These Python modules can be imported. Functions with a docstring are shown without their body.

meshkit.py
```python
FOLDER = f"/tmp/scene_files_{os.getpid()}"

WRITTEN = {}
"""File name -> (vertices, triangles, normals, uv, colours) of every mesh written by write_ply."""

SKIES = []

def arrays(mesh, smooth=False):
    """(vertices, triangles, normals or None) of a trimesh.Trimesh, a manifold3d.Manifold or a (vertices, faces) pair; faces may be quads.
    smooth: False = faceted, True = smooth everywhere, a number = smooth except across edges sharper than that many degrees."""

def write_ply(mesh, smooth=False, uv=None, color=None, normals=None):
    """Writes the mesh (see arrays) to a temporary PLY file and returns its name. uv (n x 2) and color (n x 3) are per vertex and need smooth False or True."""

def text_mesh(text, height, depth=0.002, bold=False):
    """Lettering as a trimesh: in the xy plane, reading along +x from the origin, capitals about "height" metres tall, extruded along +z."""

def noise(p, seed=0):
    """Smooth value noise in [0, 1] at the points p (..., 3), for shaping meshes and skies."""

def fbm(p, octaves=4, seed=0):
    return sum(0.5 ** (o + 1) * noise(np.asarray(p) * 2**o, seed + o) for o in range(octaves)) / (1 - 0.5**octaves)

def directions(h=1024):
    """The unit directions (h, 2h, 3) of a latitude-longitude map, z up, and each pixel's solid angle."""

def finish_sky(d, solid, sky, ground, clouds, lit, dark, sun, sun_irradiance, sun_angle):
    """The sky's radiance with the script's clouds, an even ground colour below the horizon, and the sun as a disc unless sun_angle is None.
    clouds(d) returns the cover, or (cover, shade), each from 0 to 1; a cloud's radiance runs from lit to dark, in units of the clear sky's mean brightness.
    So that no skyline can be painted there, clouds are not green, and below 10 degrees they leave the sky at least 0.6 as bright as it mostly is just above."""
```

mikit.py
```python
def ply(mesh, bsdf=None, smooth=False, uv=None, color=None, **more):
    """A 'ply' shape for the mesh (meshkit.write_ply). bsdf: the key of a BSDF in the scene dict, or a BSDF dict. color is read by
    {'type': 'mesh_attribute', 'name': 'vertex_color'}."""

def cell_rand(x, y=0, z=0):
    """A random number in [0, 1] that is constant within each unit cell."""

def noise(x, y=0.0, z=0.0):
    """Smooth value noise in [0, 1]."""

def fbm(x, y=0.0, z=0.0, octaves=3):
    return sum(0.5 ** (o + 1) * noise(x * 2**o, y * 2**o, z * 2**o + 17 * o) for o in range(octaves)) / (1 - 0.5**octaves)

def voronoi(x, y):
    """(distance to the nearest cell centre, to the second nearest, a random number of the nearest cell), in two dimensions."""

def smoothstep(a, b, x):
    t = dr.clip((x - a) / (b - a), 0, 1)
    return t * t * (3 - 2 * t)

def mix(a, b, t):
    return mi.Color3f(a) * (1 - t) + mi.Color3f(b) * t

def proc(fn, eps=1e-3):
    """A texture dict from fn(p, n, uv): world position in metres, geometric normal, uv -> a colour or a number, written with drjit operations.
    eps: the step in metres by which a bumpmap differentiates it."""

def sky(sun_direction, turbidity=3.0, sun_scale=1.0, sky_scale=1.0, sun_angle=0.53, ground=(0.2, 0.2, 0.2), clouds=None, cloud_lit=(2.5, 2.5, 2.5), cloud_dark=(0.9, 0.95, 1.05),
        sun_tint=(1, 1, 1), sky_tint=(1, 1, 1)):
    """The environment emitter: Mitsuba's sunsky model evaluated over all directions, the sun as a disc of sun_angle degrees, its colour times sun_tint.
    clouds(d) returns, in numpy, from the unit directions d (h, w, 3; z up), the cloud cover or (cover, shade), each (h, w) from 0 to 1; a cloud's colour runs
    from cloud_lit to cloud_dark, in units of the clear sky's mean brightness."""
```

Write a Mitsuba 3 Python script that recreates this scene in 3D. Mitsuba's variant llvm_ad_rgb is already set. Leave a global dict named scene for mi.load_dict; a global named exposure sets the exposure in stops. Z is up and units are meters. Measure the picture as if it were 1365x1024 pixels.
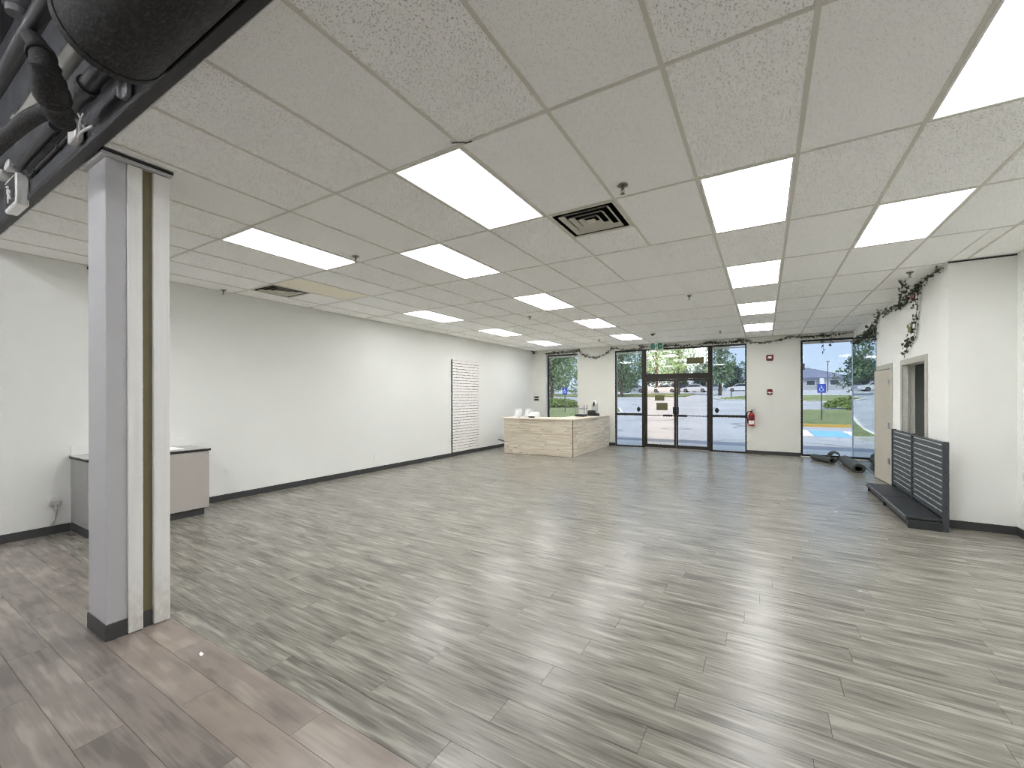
import math, random
import numpy as np, trimesh, manifold3d as m3
import drjit as dr
import mitsuba as mi
import mikit, meshkit
from mikit import proc, noise, fbm, voronoi, cell_rand, smoothstep, mix
from shapely.geometry import Polygon
T = mi.ScalarTransform4f
PI = math.pi
rng = random.Random(7)
scene, labels = {}, {}

# ------------------------------------------------------------------ camera, sky, lights, exposure
exposure = 0.15
FOC, YAW, ROLL, CYP, EYE = 560.5, -0.5404, -0.002, 528.46, 1.56
_f = np.array([math.sin(YAW), math.cos(YAW), 0.0])
_r = np.array([math.cos(YAW), -math.sin(YAW), 0.0])
_u = np.array([0.0, 0.0, 1.0]) * math.cos(ROLL) - _r * math.sin(ROLL)
scene['camera'] = {'type': 'perspective', 'fov': math.degrees(2 * math.atan(682.5 / FOC)), 'fov_axis': 'x', 'near_clip': 0.05, 'far_clip': 1000.0,
                   'principal_point_offset_y': (512 - CYP) / 1024.0,
                   'to_world': T().look_at(origin=[0, 0, EYE], target=[float(_f[0]), float(_f[1]), EYE], up=[float(x) for x in _u])}
TROFFER = 11.0          # radiance of the ceiling lights' lenses
STRIP = 120.0            # tube radiance of the added, unseen strip lights in the back area
scene['sky'] = mikit.sky((0.35, -0.55, 0.75), turbidity=4.5, sun_scale=4.2, sky_scale=13.5, sky_tint=(1.12, 1.0, 0.92), ground=(0.3, 0.3, 0.3),
                         clouds=lambda d: (0.62 + 0.3 * (meshkit.fbm(d * 3.0, 4, 5) - 0.5), 0.2), cloud_lit=(1.25, 1.25, 1.25), cloud_dark=(0.9, 0.95, 1.0))

# ------------------------------------------------------------------ helpers
def lin(c):
    return [float((v / 255 / 12.92) if v / 255 <= 0.04045 else ((v / 255 + 0.055) / 1.055) ** 2.4) for v in c]

def col(c):
    return {'type': 'rgb', 'value': lin(c)}

def mat(key, c, rough=0.5, metal=0.0, spec=0.5, bump=None, bscale=1.0):
    b = {'type': 'principled', 'base_color': c if isinstance(c, dict) else col(c), 'roughness': rough, 'metallic': metal, 'specular': spec}
    if bump is not None:
        b = {'type': 'bumpmap', 'arbitrary': bump, 'scale': bscale, 'bsdf': b}
    scene[key] = {'type': 'twosided', 'bsdf': b}
    return key

def numbered(key):
    if key not in scene and key not in labels:
        return key
    k = 1
    while f'{key}_{k:03d}' in scene or f'{key}_{k:03d}' in labels:
        k += 1
    return f'{key}_{k:03d}'

def tag(key, label=None, cat=None, group=None, kind=None):
    d = labels.setdefault(key, {})
    for a, b in (('label', label), ('category', cat), ('group', group), ('kind', kind)):
        if b:
            d[a] = b
    return key

def thing(name, label, cat, group=None, kind=None):
    key = numbered(name)
    return tag(key, label, cat, group, kind)

def put(name, mesh, m, parent=None, smooth=False, label=None, kind=None, **more):
    key = numbered((parent + '__' if parent else '') + name)
    scene[key] = mikit.ply(mesh, m, smooth=smooth, **more)
    if label or kind:
        tag(key, label, None, None, kind)
    return key

def cat(*ms):
    ms = [x for x in ms if x is not None]
    return trimesh.util.concatenate(ms) if len(ms) > 1 else ms[0]

def box(x0, x1, y0, y1, z0, z1, b=0.0):
    x0, x1 = min(x0, x1), max(x0, x1); y0, y1 = min(y0, y1), max(y0, y1); z0, z1 = min(z0, z1), max(z0, z1)
    if b <= 0:
        m = trimesh.creation.box((x1 - x0, y1 - y0, z1 - z0))
        m.apply_translation(((x0 + x1) / 2, (y0 + y1) / 2, (z0 + z1) / 2))
        return m
    b = min(b, (x1 - x0) * .45, (y1 - y0) * .45, (z1 - z0) * .45)
    pts = []
    for x, sx in ((x0, 1), (x1, -1)):
        for y, sy in ((y0, 1), (y1, -1)):
            for z, sz in ((z0, 1), (z1, -1)):
                pts += [(x + sx * b, y + sy * b, z), (x + sx * b, y, z + sz * b), (x, y + sy * b, z + sz * b)]
    return trimesh.convex.convex_hull(np.array(pts))

def frame_box(y0, y1, rects):
    return cat(*[box(a, b, y0, y1, c, d, .004) for a, b, c, d in rects])

def rotz(m, ang, o=(0, 0, 0)):
    m = m.copy(); m.apply_transform(trimesh.transformations.rotation_matrix(ang, [0, 0, 1], o)); return m

def rot(m, ang, ax, o=(0, 0, 0)):
    m = m.copy(); m.apply_transform(trimesh.transformations.rotation_matrix(ang, ax, o)); return m

def mv(m, x, y, z):
    m = m.copy(); m.apply_translation((x, y, z)); return m

def tube(pts, r, n=10, caps=True):
    p = np.asarray(pts, float); k = len(p)
    r = np.broadcast_to(np.asarray(r, float), (k,))
    t = np.gradient(p, axis=0); t /= np.linalg.norm(t, axis=1, keepdims=True) + 1e-12
    a = np.cross(t[0], [0, 0, 1.0] if abs(t[0][2]) < .9 else [1.0, 0, 0]); a /= np.linalg.norm(a)
    V = []
    for i in range(k):
        a = a - t[i] * (a @ t[i]); a /= np.linalg.norm(a) + 1e-12
        b = np.cross(t[i], a)
        ang = np.arange(n) * 2 * PI / n
        V.append(p[i] + r[i] * (np.cos(ang)[:, None] * a + np.sin(ang)[:, None] * b))
    V = np.vstack(V); F = []
    for i in range(k - 1):
        for j in range(n):
            q = [i * n + j, i * n + (j + 1) % n, (i + 1) * n + (j + 1) % n, (i + 1) * n + j]
            F += [[q[0], q[1], q[2]], [q[0], q[2], q[3]]]
    if caps:
        c0, c1 = len(V), len(V) + 1
        V = np.vstack([V, p[:1], p[-1:]])
        for j in range(n):
            F += [[c0, (j + 1) % n, j], [c1, (k - 1) * n + j, (k - 1) * n + (j + 1) % n]]
    return trimesh.Trimesh(V, np.array(F), process=False)

def spline(pts, n=8):
    p = np.asarray(pts, float)
    q = np.vstack([2 * p[0] - p[1], p, 2 * p[-1] - p[-2]]); out = []
    for i in range(1, len(q) - 2):
        for t in np.arange(n) / n:
            a, b, c, d = q[i - 1:i + 3]
            out.append(.5 * (2 * b + (c - a) * t + (2 * a - 5 * b + 4 * c - d) * t * t + (3 * b - a - 3 * c + d) * t ** 3))
    return np.array(out + [p[-1]])

def lathe(prof, n=24):
    return trimesh.creation.revolve(np.array(prof, float), sections=n)

def along(m, d):
    """turns +z of the mesh to the direction d"""
    m = m.copy(); m.apply_transform(trimesh.geometry.align_vectors([0, 0, 1], d)); return m

def extrude(poly, h, axis='z'):
    return trimesh.creation.extrude_polygon(poly, h, engine='earcut')

# ------------------------------------------------------------------ dimensions
XL, XR, XN, YF, YE, YC, CE, DECK = -6.967, 1.865, 2.42, 13.044, 0.92, 6.92, 3.139, 4.8
GX, GY, TX, TY = -1.028, 2.100, 0.6096, 1.2192      # ceiling grid origin and cell
gx = lambda i: GX + TX * i
gy = lambda j: GY + TY * j

# ------------------------------------------------------------------ materials
PW, PL, PY0 = 0.18, 1.22, 1.31
def plank_id(x, y):
    r = dr.floor((y - PY0) / PW)
    q = r * 0.4637
    k = dr.floor((x + (q - dr.floor(q)) * PL) / PL)
    return k, r

def floor_color(p, n, uv):
    k, r = plank_id(p.x, p.y)
    a, b = cell_rand(k, r, 3), cell_rand(k, r, 8)
    s1 = fbm(p.x * 3.0 + a * 37, p.y * 32 + b * 31, a * 5, 3)
    s2 = noise(p.x * 9 + b * 17, p.y * 130 + a * 9)
    s3 = fbm(p.x * 4 + b * 5, p.y * 9 + a * 7, 3.0, 3)
    t = 0.5 + (s1 - 0.5) * 1.5 + (s2 - 0.5) * 0.6 + (s3 - 0.5) * 0.5 + (a - 0.5) * 0.12
    back = smoothstep(PY0 + .002, PY0 - .002, p.y)
    tb = 0.5 + (s1 - 0.5) * 0.9 + (s2 - 0.5) * 0.2 + (s3 - 0.5) * 1.0 + (a - 0.5) * 0.3
    c = mix(mix(lin((93, 90, 83)), lin((121, 118, 110)), smoothstep(0.0, 0.5, t)), lin((148, 145, 136)), smoothstep(0.5, 1.05, t))
    cb = mix(mix(lin((104, 97, 92)), lin((127, 119, 113)), smoothstep(0.05, 0.5, tb)), lin((152, 144, 136)), smoothstep(0.5, 1.05, tb))
    thr = dr.select((r >= -2) & (r < 0), 1.0, 0.0) * (0.3 + 0.7 * b) * smoothstep(-3.9, -3.3, p.x)
    cb = mix(cb, mix(lin((132, 118, 108)), lin((166, 150, 134)), s3), thr * 0.7)
    return mix(c, cb, back)

def floor_bump(p, n, uv):
    return noise(p.x * 5, p.y * 120) * 0.6 + noise(p.x * 2, p.y * 30) * 0.4

mat('m_plank', proc(floor_color), 0.27, spec=0.65, bump=proc(floor_bump, 2e-3), bscale=0.0003)
mat('m_slab', (84, 80, 74), 0.8)

def wall_color(p, n, uv):
    f = fbm(p.x * .9 + p.y * .7, p.z * .8, p.y * .3, 3)
    return mix(lin((232, 233, 230)), lin((239, 240, 237)), f)
mat('m_wall', proc(wall_color), 0.7, spec=0.25)
mat('m_wall_front', (230, 230, 224), 0.7, spec=0.25)
mat('m_reveal', (205, 203, 193), 0.7, spec=0.25)

def tile_color(p, n, uv):
    cx, cy = dr.floor((p.x - GX) / TX), dr.floor((p.y - GY) / TY)
    tone = cell_rand(cx, cy, 5)
    d1, d2, w = voronoi(p.x * 105, p.y * 105)
    e1, e2, w2 = voronoi(p.x * 62 + 11, p.y * 74 + fbm(p.x * 30, p.y * 30) * 2)
    hole = smoothstep(.24, .12, d1) * dr.select(w > .45, 1.0, 0.0)
    fis = smoothstep(.26, .14, e1) * dr.select(w2 > .55, 1.0, 0.0)
    s = dr.maximum(hole, fis) * (0.55 + 0.35 * dr.select(tone > .6, 1.0, 0.35))
    base = mix(lin((244, 244, 241)), lin((249, 249, 246)), tone)
    return mix(base, lin((118, 114, 105)), s * (0.45 + 0.35 * dr.select(tone > .55, 1.0, 0.0)))
mat('m_tile', proc(tile_color), 0.85, spec=0.15)
mat('m_tee', (206, 203, 192), 0.5, spec=0.4)
mat('m_tee_daylit', (238, 236, 230), 0.4, spec=0.5)  # paler copy of the tee colour, imitating grazing daylight from the entrance
mat('m_unlit_lens', (240, 232, 210), 0.4)
mat('m_white_metal', (232, 232, 228), 0.4)
mat('m_vent', (205, 202, 190), 0.5)
mat('m_vent_dark', (34, 33, 31), 0.8)
mat('m_base', (58, 59, 60), 0.55)
mat('m_bronze', (46, 42, 36), 0.4, metal=0.3)
mat('m_black_frame', (24, 24, 26), 0.4)
mat('m_black', (26, 26, 28), 0.5)
mat('m_black_gloss', (20, 21, 24), 0.25)
def soot(p, n, uv):
    f = fbm(p.x * 6, p.y * 6, p.z * 6, 4)
    return mix(lin((26, 28, 31)), lin((58, 60, 64)), f)
mat('m_bulk', proc(soot), 0.7)
mat('m_deck', (30, 30, 33), 0.8)
def fur(p, n, uv):
    f = noise(p.x * 60, p.y * 160, p.z * 160)
    return mix(lin((8, 8, 9)), lin((44, 44, 45)), f * f)
mat('m_duct', proc(fur), 0.75)
mat('m_pipe', (34, 34, 38), 0.4)
mat('m_pipe_grey', (118, 118, 122), 0.45)
mat('m_pipe_pale', (196, 196, 190), 0.5)
mat('m_plastic_white', (236, 236, 234), 0.35)
mat('m_plastic_grey', (190, 190, 188), 0.4)
mat('m_col_grey', (184, 184, 187), 0.55)
def boardcol(p, n, uv):
    g = fbm(p.y * 60, p.z * 1.5, p.x * 40, 3)
    low = smoothstep(.5, 0.0, p.z) * fbm(p.y * 40, p.z * 25, 2.0)
    return mix(mix(lin((222, 222, 220)), lin((238, 238, 236)), g), lin((150, 138, 120)), low * 0.55)
mat('m_board', proc(boardcol), 0.55)
mat('m_olive', (112, 106, 78), 0.6)
def woodcol(p, n, uv):
    row = dr.floor(p.z / 0.155)
    kk = dr.floor((p.x + p.y + cell_rand(row, 4) * 1.4) / 1.1)
    a = cell_rand(row, kk, 2)
    h = p.x * 1.0 + p.y * 1.0
    g = fbm(h * 2.2 + a * 40, p.z * 34 + a * 13, 1.0, 4)
    g2 = noise(h * 14 + a * 7, p.z * 150)
    kd1, kd2, kw = voronoi(h * 2.6 + a * 3, p.z * 7.0)
    knot = smoothstep(.2, .03, kd1) * dr.select(kw > .6, 1.0, 0.0)
    t = 0.5 + (g - .5) * 1.5 + (g2 - .5) * .2 + (a - .5) * .35
    c = mix(mix(lin((190, 179, 160)), lin((212, 202, 184)), smoothstep(0.1, .55, t)), lin((228, 220, 204)), smoothstep(.55, 1.0, t))
    return mix(c, lin((140, 120, 96)), knot * .5)
mat('m_wood', proc(woodcol), 0.5)
mat('m_wood_edge', (120, 100, 78), 0.6)
mat('m_counter_top', (226, 216, 196), 0.4)
mat('m_cab_side', (150, 150, 150), 0.5)
mat('m_cab', (178, 172, 167), 0.5)
mat('m_cab_top', (176, 176, 174), 0.35)
mat('m_slat', (240, 239, 236), 0.45)
mat('m_slat_dark', (36, 34, 32), 0.8)
mat('m_paper', (246, 246, 244), 0.7)
mat('m_red', (172, 28, 30), 0.35)
mat('m_dark_red', (112, 22, 26), 0.4)
mat('m_green', (26, 120, 92), 0.5)
mat('m_chrome', (190, 190, 192), 0.25, metal=1.0)
mat('m_brass', (120, 116, 104), 0.35, metal=0.8)
mat('m_gondola', (58, 62, 66), 0.5)
mat('m_gondola_deck', (40, 43, 46), 0.45)
mat('m_gondola_strip', (206, 210, 212), 0.4)
mat('m_mat', (64, 69, 66), 0.7)
mat('m_mat_in', (22, 23, 24), 0.8)
mat('m_door', (184, 178, 164), 0.5)
mat('m_door_frame', (182, 180, 170), 0.5)
mat('m_door_grey', (176, 182, 174), 0.5)
mat('m_leaf_dark', (58, 66, 50), 0.6)
mat('m_stem', (66, 58, 44), 0.7)
mat('m_butterfly_red', (164, 96, 84), 0.6)
mat('m_butterfly_green', (120, 128, 92), 0.6)
mat('m_sign_olive', (104, 102, 70), 0.6)
mat('m_clear_plastic', (222, 226, 228), 0.15, spec=0.8)
scene['m_mirror'] = {'type': 'twosided', 'bsdf': {'type': 'conductor', 'material': 'none', 'specular_reflectance': {'type': 'rgb', 'value': [0.78, 0.82, 0.82]}}}
scene['m_glass_dimmed'] = {'type': 'thindielectric', 'int_ior': 1.5, 'specular_transmittance': {'type': 'rgb', 'value': [0.27, 0.33, 0.40]}}  # pane tints imitate uneven outdoor brightness from pane to pane
scene['m_glass_mid'] = {'type': 'thindielectric', 'int_ior': 1.5, 'specular_transmittance': {'type': 'rgb', 'value': [0.31, 0.35, 0.40]}}
scene['m_glass_warm'] = {'type': 'thindielectric', 'int_ior': 1.5, 'specular_transmittance': {'type': 'rgb', 'value': [0.43, 0.42, 0.41]}}  # lighter tint stands in for the brighter daylight through the left door
scene['m_glass_clear'] = {'type': 'thindielectric', 'int_ior': 1.5, 'specular_transmittance': {'type': 'rgb', 'value': [0.95, 0.97, 0.95]}}
# outside
def asph(p, n, uv):
    f = fbm(p.x * .35, p.y * .35, 0, 4); g = noise(p.x * 6, p.y * 6)
    cr = smoothstep(.02, .0, dr.abs(fbm(p.x * .13 + 4, p.y * .2, 2.0, 3) - .5))
    return mix(mix(lin((158, 160, 165)), lin((182, 184, 188)), f * .7 + g * .3), lin((112, 113, 116)), cr * .6)
mat('m_asphalt', proc(asph), 0.9, spec=0.2)
def grass(p, n, uv):
    f = fbm(p.x * .5, p.y * .5, 0, 4); g = noise(p.x * 9, p.y * 9)
    return mix(mix(lin((112, 122, 84)), lin((142, 148, 110)), f), lin((94, 110, 72)), g * .4)
mat('m_grass', proc(grass), 0.9, spec=0.1)
mat('m_concrete', (222, 220, 214), 0.9, spec=0.2)
mat('m_curb_yellow', (214, 176, 92), 0.8)
mat('m_blue_paint', (130, 186, 220), 0.8)
mat('m_white_paint', (244, 244, 244), 0.8)
mat('m_sign_blue', (44, 78, 190), 0.5)
mat('m_post', (90, 92, 98), 0.5)
mat('m_trunk', (92, 78, 64), 0.9)
for i, c in enumerate(((138, 160, 118), (156, 174, 126), (128, 150, 118), (112, 132, 118))):
    mat(f'm_leaf{i}', c, 0.8, spec=0.2)
mat('m_shrub', (130, 148, 86), 0.8, spec=0.2)
mat('m_roof', (128, 134, 158), 0.8)
mat('m_house', (190, 192, 198), 0.8)
mat('m_window_dark', (70, 78, 92), 0.2)
for i, c in enumerate(((238, 238, 240), (170, 174, 182), (60, 70, 92), (130, 40, 40))):
    mat(f'm_car{i}', c, 0.3)
mat('m_tire', (30, 30, 32), 0.8)

def lens_glow(p, n, uv):
    # brighter along the tubes behind the lens
    return mi.Color3f(1.0, 0.99, 0.97) * TROFFER

# ------------------------------------------------------------------ room shell
def struct(name, mesh, m, label, cat_, parent=None, smooth=False):
    k = put(name, mesh, m, parent, smooth)
    if parent is None:
        tag(k, label, cat_, None, 'structure')
    return k

YB, XE = -3.5, 4.6
struct('floor', box(XL - .1, XE, YB, YF + .25, -.12, -.006), 'm_slab', 'grey wood-look vinyl plank floor running through the whole shop', 'floor')
def plank_mesh(x0, x1, y0, y1):
    g, b, h = .0003, .0008, .0
    V = [(x0 + g, y0 + g, -.0035), (x1 - g, y0 + g, -.0035), (x1 - g, y1 - g, -.0035), (x0 + g, y1 - g, -.0035),
         (x0 + g + b, y0 + g + b, h), (x1 - g - b, y0 + g + b, h), (x1 - g - b, y1 - g - b, h), (x0 + g + b, y1 - g - b, h)]
    F = [(4, 5, 6), (4, 6, 7)]
    for i in range(4):
        j = (i + 1) % 4
        F += [(i, j, 4 + j), (i, 4 + j, 4 + i)]
    return trimesh.Trimesh(np.array(V), np.array(F), process=False)
planks = []
for r in range(int((YB - PY0) / PW) - 1, int((YF - PY0) / PW) + 1):
    y0, y1 = PY0 + r * PW, PY0 + (r + 1) * PW
    q = r * 0.4637; off = (q - math.floor(q)) * PL
    xhi = XN if y0 < YC else XE
    k = math.floor((XL + off) / PL)
    while k * PL - off < xhi:
        x0, x1 = max(XL, k * PL - off), min(xhi, (k + 1) * PL - off)
        a, b = max(y0, YB), min(y1, YF + .02)
        if x1 - x0 > .01 and b - a > .01:
            cx, cy = (x0 + x1) / 2, (a + b) / 2
            d = cx * _f[0] + cy * _f[1]; s = cx * _r[0] + cy * _r[1]
            seen = d > 1.2 and abs(s) < 1.25 * d + .6 and not (cx > XR and cy > YC)
            planks.append((d if seen else 99 + abs(d), plank_mesh(x0, x1, a, b)))
        k += 1
planks.sort(key=lambda t: t[0])
for d, m in planks[:300]:
    put('plank', m, 'm_plank', 'floor')
put('plank_field', cat(*[m for d, m in planks[300:]]), 'm_plank', 'floor', kind='stuff')

WT = .15
struct('wall_left', box(XL - WT, XL, YB - WT, YF + .25, 0, DECK), 'm_wall', 'long plain off-white side wall on the left of the shop', 'wall')
# front wall with its three openings
W1 = (-6.464, -5.30, 0.02, 2.985); SF = (-4.035, -0.41, 0.0, 2.985); W2 = (0.80, XR, 0.02, 2.985)
fw = []
xs = [XL, W1[0], W1[1], SF[0], SF[1], W2[0]]
fw += [box(xs[0], xs[1], YF, YF + .25, 0, DECK), box(xs[2], xs[3], YF, YF + .25, 0, DECK), box(xs[4], xs[5], YF, YF + .25, 0, DECK), box(XR, XE, YF, YF + .25, 0, DECK)]
for o in (W1, SF, W2):
    fw.append(box(o[0], o[1], YF, YF + .25, o[3], DECK))
    if o[2] > 0.01:
        fw.append(box(o[0], o[1], YF, YF + .25, 0, o[2]))
struct('wall_front', cat(*fw), 'm_wall_front', 'off-white front wall around the glass shopfront', 'wall')
# right wall with two door openings
D1, D2, DH = (9.50, 10.46), (7.71, 8.80), 2.03
rw = [box(XR, XR + .14, YC, D2[0], 0, DECK), box(XR, XR + .14, D2[1], D1[0], 0, DECK), box(XR, XR + .14, D1[1], YF, 0, DECK)]
rw += [box(XR, XR + .14, d[0], d[1], DH, DECK) for d in (D1, D2)]
struct('wall_right', cat(*rw), 'm_wall', 'off-white right wall holding two door frames and a wall mirror', 'wall')
struct('wall_return', box(XR + .14, XE, YC, YC + .14, 0, DECK), 'm_wall', 'blank off-white wall stub behind the dark display stand, turning towards the right', 'wall')
struct('wall_near', box(XN, XN + .14, YB, YC, 0, DECK), 'm_wall', 'off-white wall strip at the right edge of the picture', 'wall')
struct('wall_back', box(XL, XN, YB - .14, YB, 0, DECK), 'm_wall', 'rear wall of the back area', 'wall')
struct('wall_inner', cat(box(XE, XE + .14, YC, YF, 0, DECK), box(XR + .14, XE, 9.1, 9.2, 0, DECK)), 'm_door_grey', 'grey-green walls of the small rooms behind the right-hand doors', 'wall')
struct('ceiling_deck', box(XL - .2, XE + .2, YB - .2, YF + .25, DECK, DECK + .15), 'm_deck', 'black open roof deck above the back area', 'ceiling')
struct('wall_bulkhead', box(XL, XN, YE - .02, YE + .01, CE + .012, DECK), 'm_bulk', 'black bulkhead face above the end of the tiled ceiling', 'wall')
struct('trim_1', box(XL, XN, YE - .035, YE + .022, CE - .012, CE + .03, .004), 'm_black', 'black edge trim along the cut end of the tiled ceiling', 'trim')
# baseboards
def base_y(x, d, y0, y1):
    return box(x, x + d, y0, y1, 0, .094, .004)
def base_x(y, d, x0, x1):
    return box(x0, x1, y, y + d, 0, .094, .004)
struct('baseboard_left', cat(base_y(XL, .012, YB, 1.56), base_y(XL, .012, 2.74, YF)), 'm_base', 'dark grey baseboard along the left wall', 'baseboard')
struct('baseboard_front', cat(base_x(YF, -.012, XL, W1[0]), base_x(YF, -.012, W1[1], SF[0]), base_x(YF, -.012, SF[1], W2[0])), 'm_base', 'dark grey baseboard along the front wall', 'baseboard')
struct('baseboard_right', cat(base_y(XR, -.012, YC, D2[0] - .08), base_y(XR, -.012, D2[1] + .08, D1[0] - .08)), 'm_base', 'dark grey baseboard along the right wall', 'baseboard')
struct('baseboard_return', cat(base_x(YC, -.012, XR - .012, XN), base_y(XN, -.012, YB, YC)), 'm_base', 'dark grey baseboard below the wall stub at the right edge', 'baseboard')
struct('trim_2', cat(box(XR, XN, YC - .012, YC, CE - .016, CE - .002)), 'm_black', 'dark strip painted in for the shadow gap where the wall stub meets the ceiling', 'trim')  # black strip stands in for the shadow gap under the ceiling

# ------------------------------------------------------------------ ceiling: tees, tiles, lights, vents
NX0, NX1, NJ0, NJ1 = -10, 5, -1, 8
lights = [(-2, 0), (-6, 0), (-4, 1), (-8, 3), (-8, 5), (-8, 7), (-4, 3), (-4, 5), (-4, 7), (1, 1), (1, 3), (1, 5), (1, 7), (3, 2), (3, 0)]
light_names = {(-2, 0): 'large fluorescent ceiling light nearest the camera left of the square air vent',
               (-6, 0): 'fluorescent ceiling light nearest the front left, right of the white column',
               (-4, 1): 'fluorescent ceiling light in the second row, left of the square air vent',
               (-8, 3): 'fluorescent ceiling light next to the left wall, first beyond the cream unlit panel',
               (-8, 5): 'fluorescent ceiling light next to the left wall, above the white slatted wall panel',
               (-8, 7): 'small looking fluorescent ceiling light in the far left corner above the narrow window',
               (-4, 3): 'fluorescent ceiling light in the middle of the left-centre row of three, its nearest',
               (-4, 5): 'fluorescent ceiling light in the left-centre row, the second before the far end',
               (-4, 7): 'fluorescent ceiling light nearest the green exit sign over the entrance',
               (1, 1): 'fluorescent ceiling light at the near end of the straight row leading to the entrance wall',
               (1, 3): 'fluorescent ceiling light second in the straight row leading to the red alarm',
               (1, 5): 'fluorescent ceiling light third in the straight row leading to the red alarm',
               (1, 7): 'fluorescent ceiling light at the far end of the straight row before the alarm wall',
               (3, 2): 'fluorescent ceiling light on the right, above the doors and leaf garland',
               (3, 0): 'large fluorescent ceiling light cut by the top right corner of the picture'}
unlit = (-8, 1)
vents = [(-1, 1), (-9, 1)]
put('loose_wire', tube(spline([(gx(-1) - .03, gy(0) - .05, CE - .003), (gx(-1) + .03, gy(0) - .03, CE - .006), (gx(-1) + .05, gy(0) - .005, CE - .004), (gx(-1) + .09, gy(0) + .0, CE - .003)]), .003, 6), 'm_black', 'ceiling', smooth=True)
HX = .012
struct('ceiling', cat(box(XL, XN, YF - .02, YF, CE, CE + .025), box(XL, XL + .02, YE + .01, YF - .02, CE, CE + .025)), 'm_tee', 'suspended ceiling of textured white tiles in a metal grid', 'ceiling')
for j in range(NJ0 + 1, NJ1 + 1):
    xe = XN if gy(j) < YC else XR
    put('cross_tee', box(XL + .02, xe, gy(j) - HX, gy(j) + HX, CE, CE + .03, .001), 'm_tee', 'ceiling')
for i in range(-9, NX1 + 1):
    ye = YF - .02
    cut = {0: gy(2), -1: gy(3), -2: gy(5)}.get(i, gy(2))
    for a, b in ((YE + .022, min(ye, cut)), (cut, ye)):
        if i == 5: 
            b = min(b, YC)
            if gx(i) > XR and b <= a: continue
        white = i in (0, -1, -2) and a >= cut - .01  # these tees are coloured as if daylight from the doors hit them
        put('main_tee', box(gx(i) - HX, gx(i) + HX, a, b, CE - .001, CE + .03, .001), 'm_tee_daylit' if white else 'm_tee', 'ceiling')
for (i, j) in vents:
    put('cross_tee', box(gx(i), gx(i + 1), gy(j) + .6096 - HX, gy(j) + .6096 + HX, CE, CE + .03, .001), 'm_tee', 'ceiling')
def tile_mesh(x0, x1, y0, y1):
    return box(x0 + .004, x1 - .004, y0 + .004, y1 - .004, CE + .004, CE + .02, .003)
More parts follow.
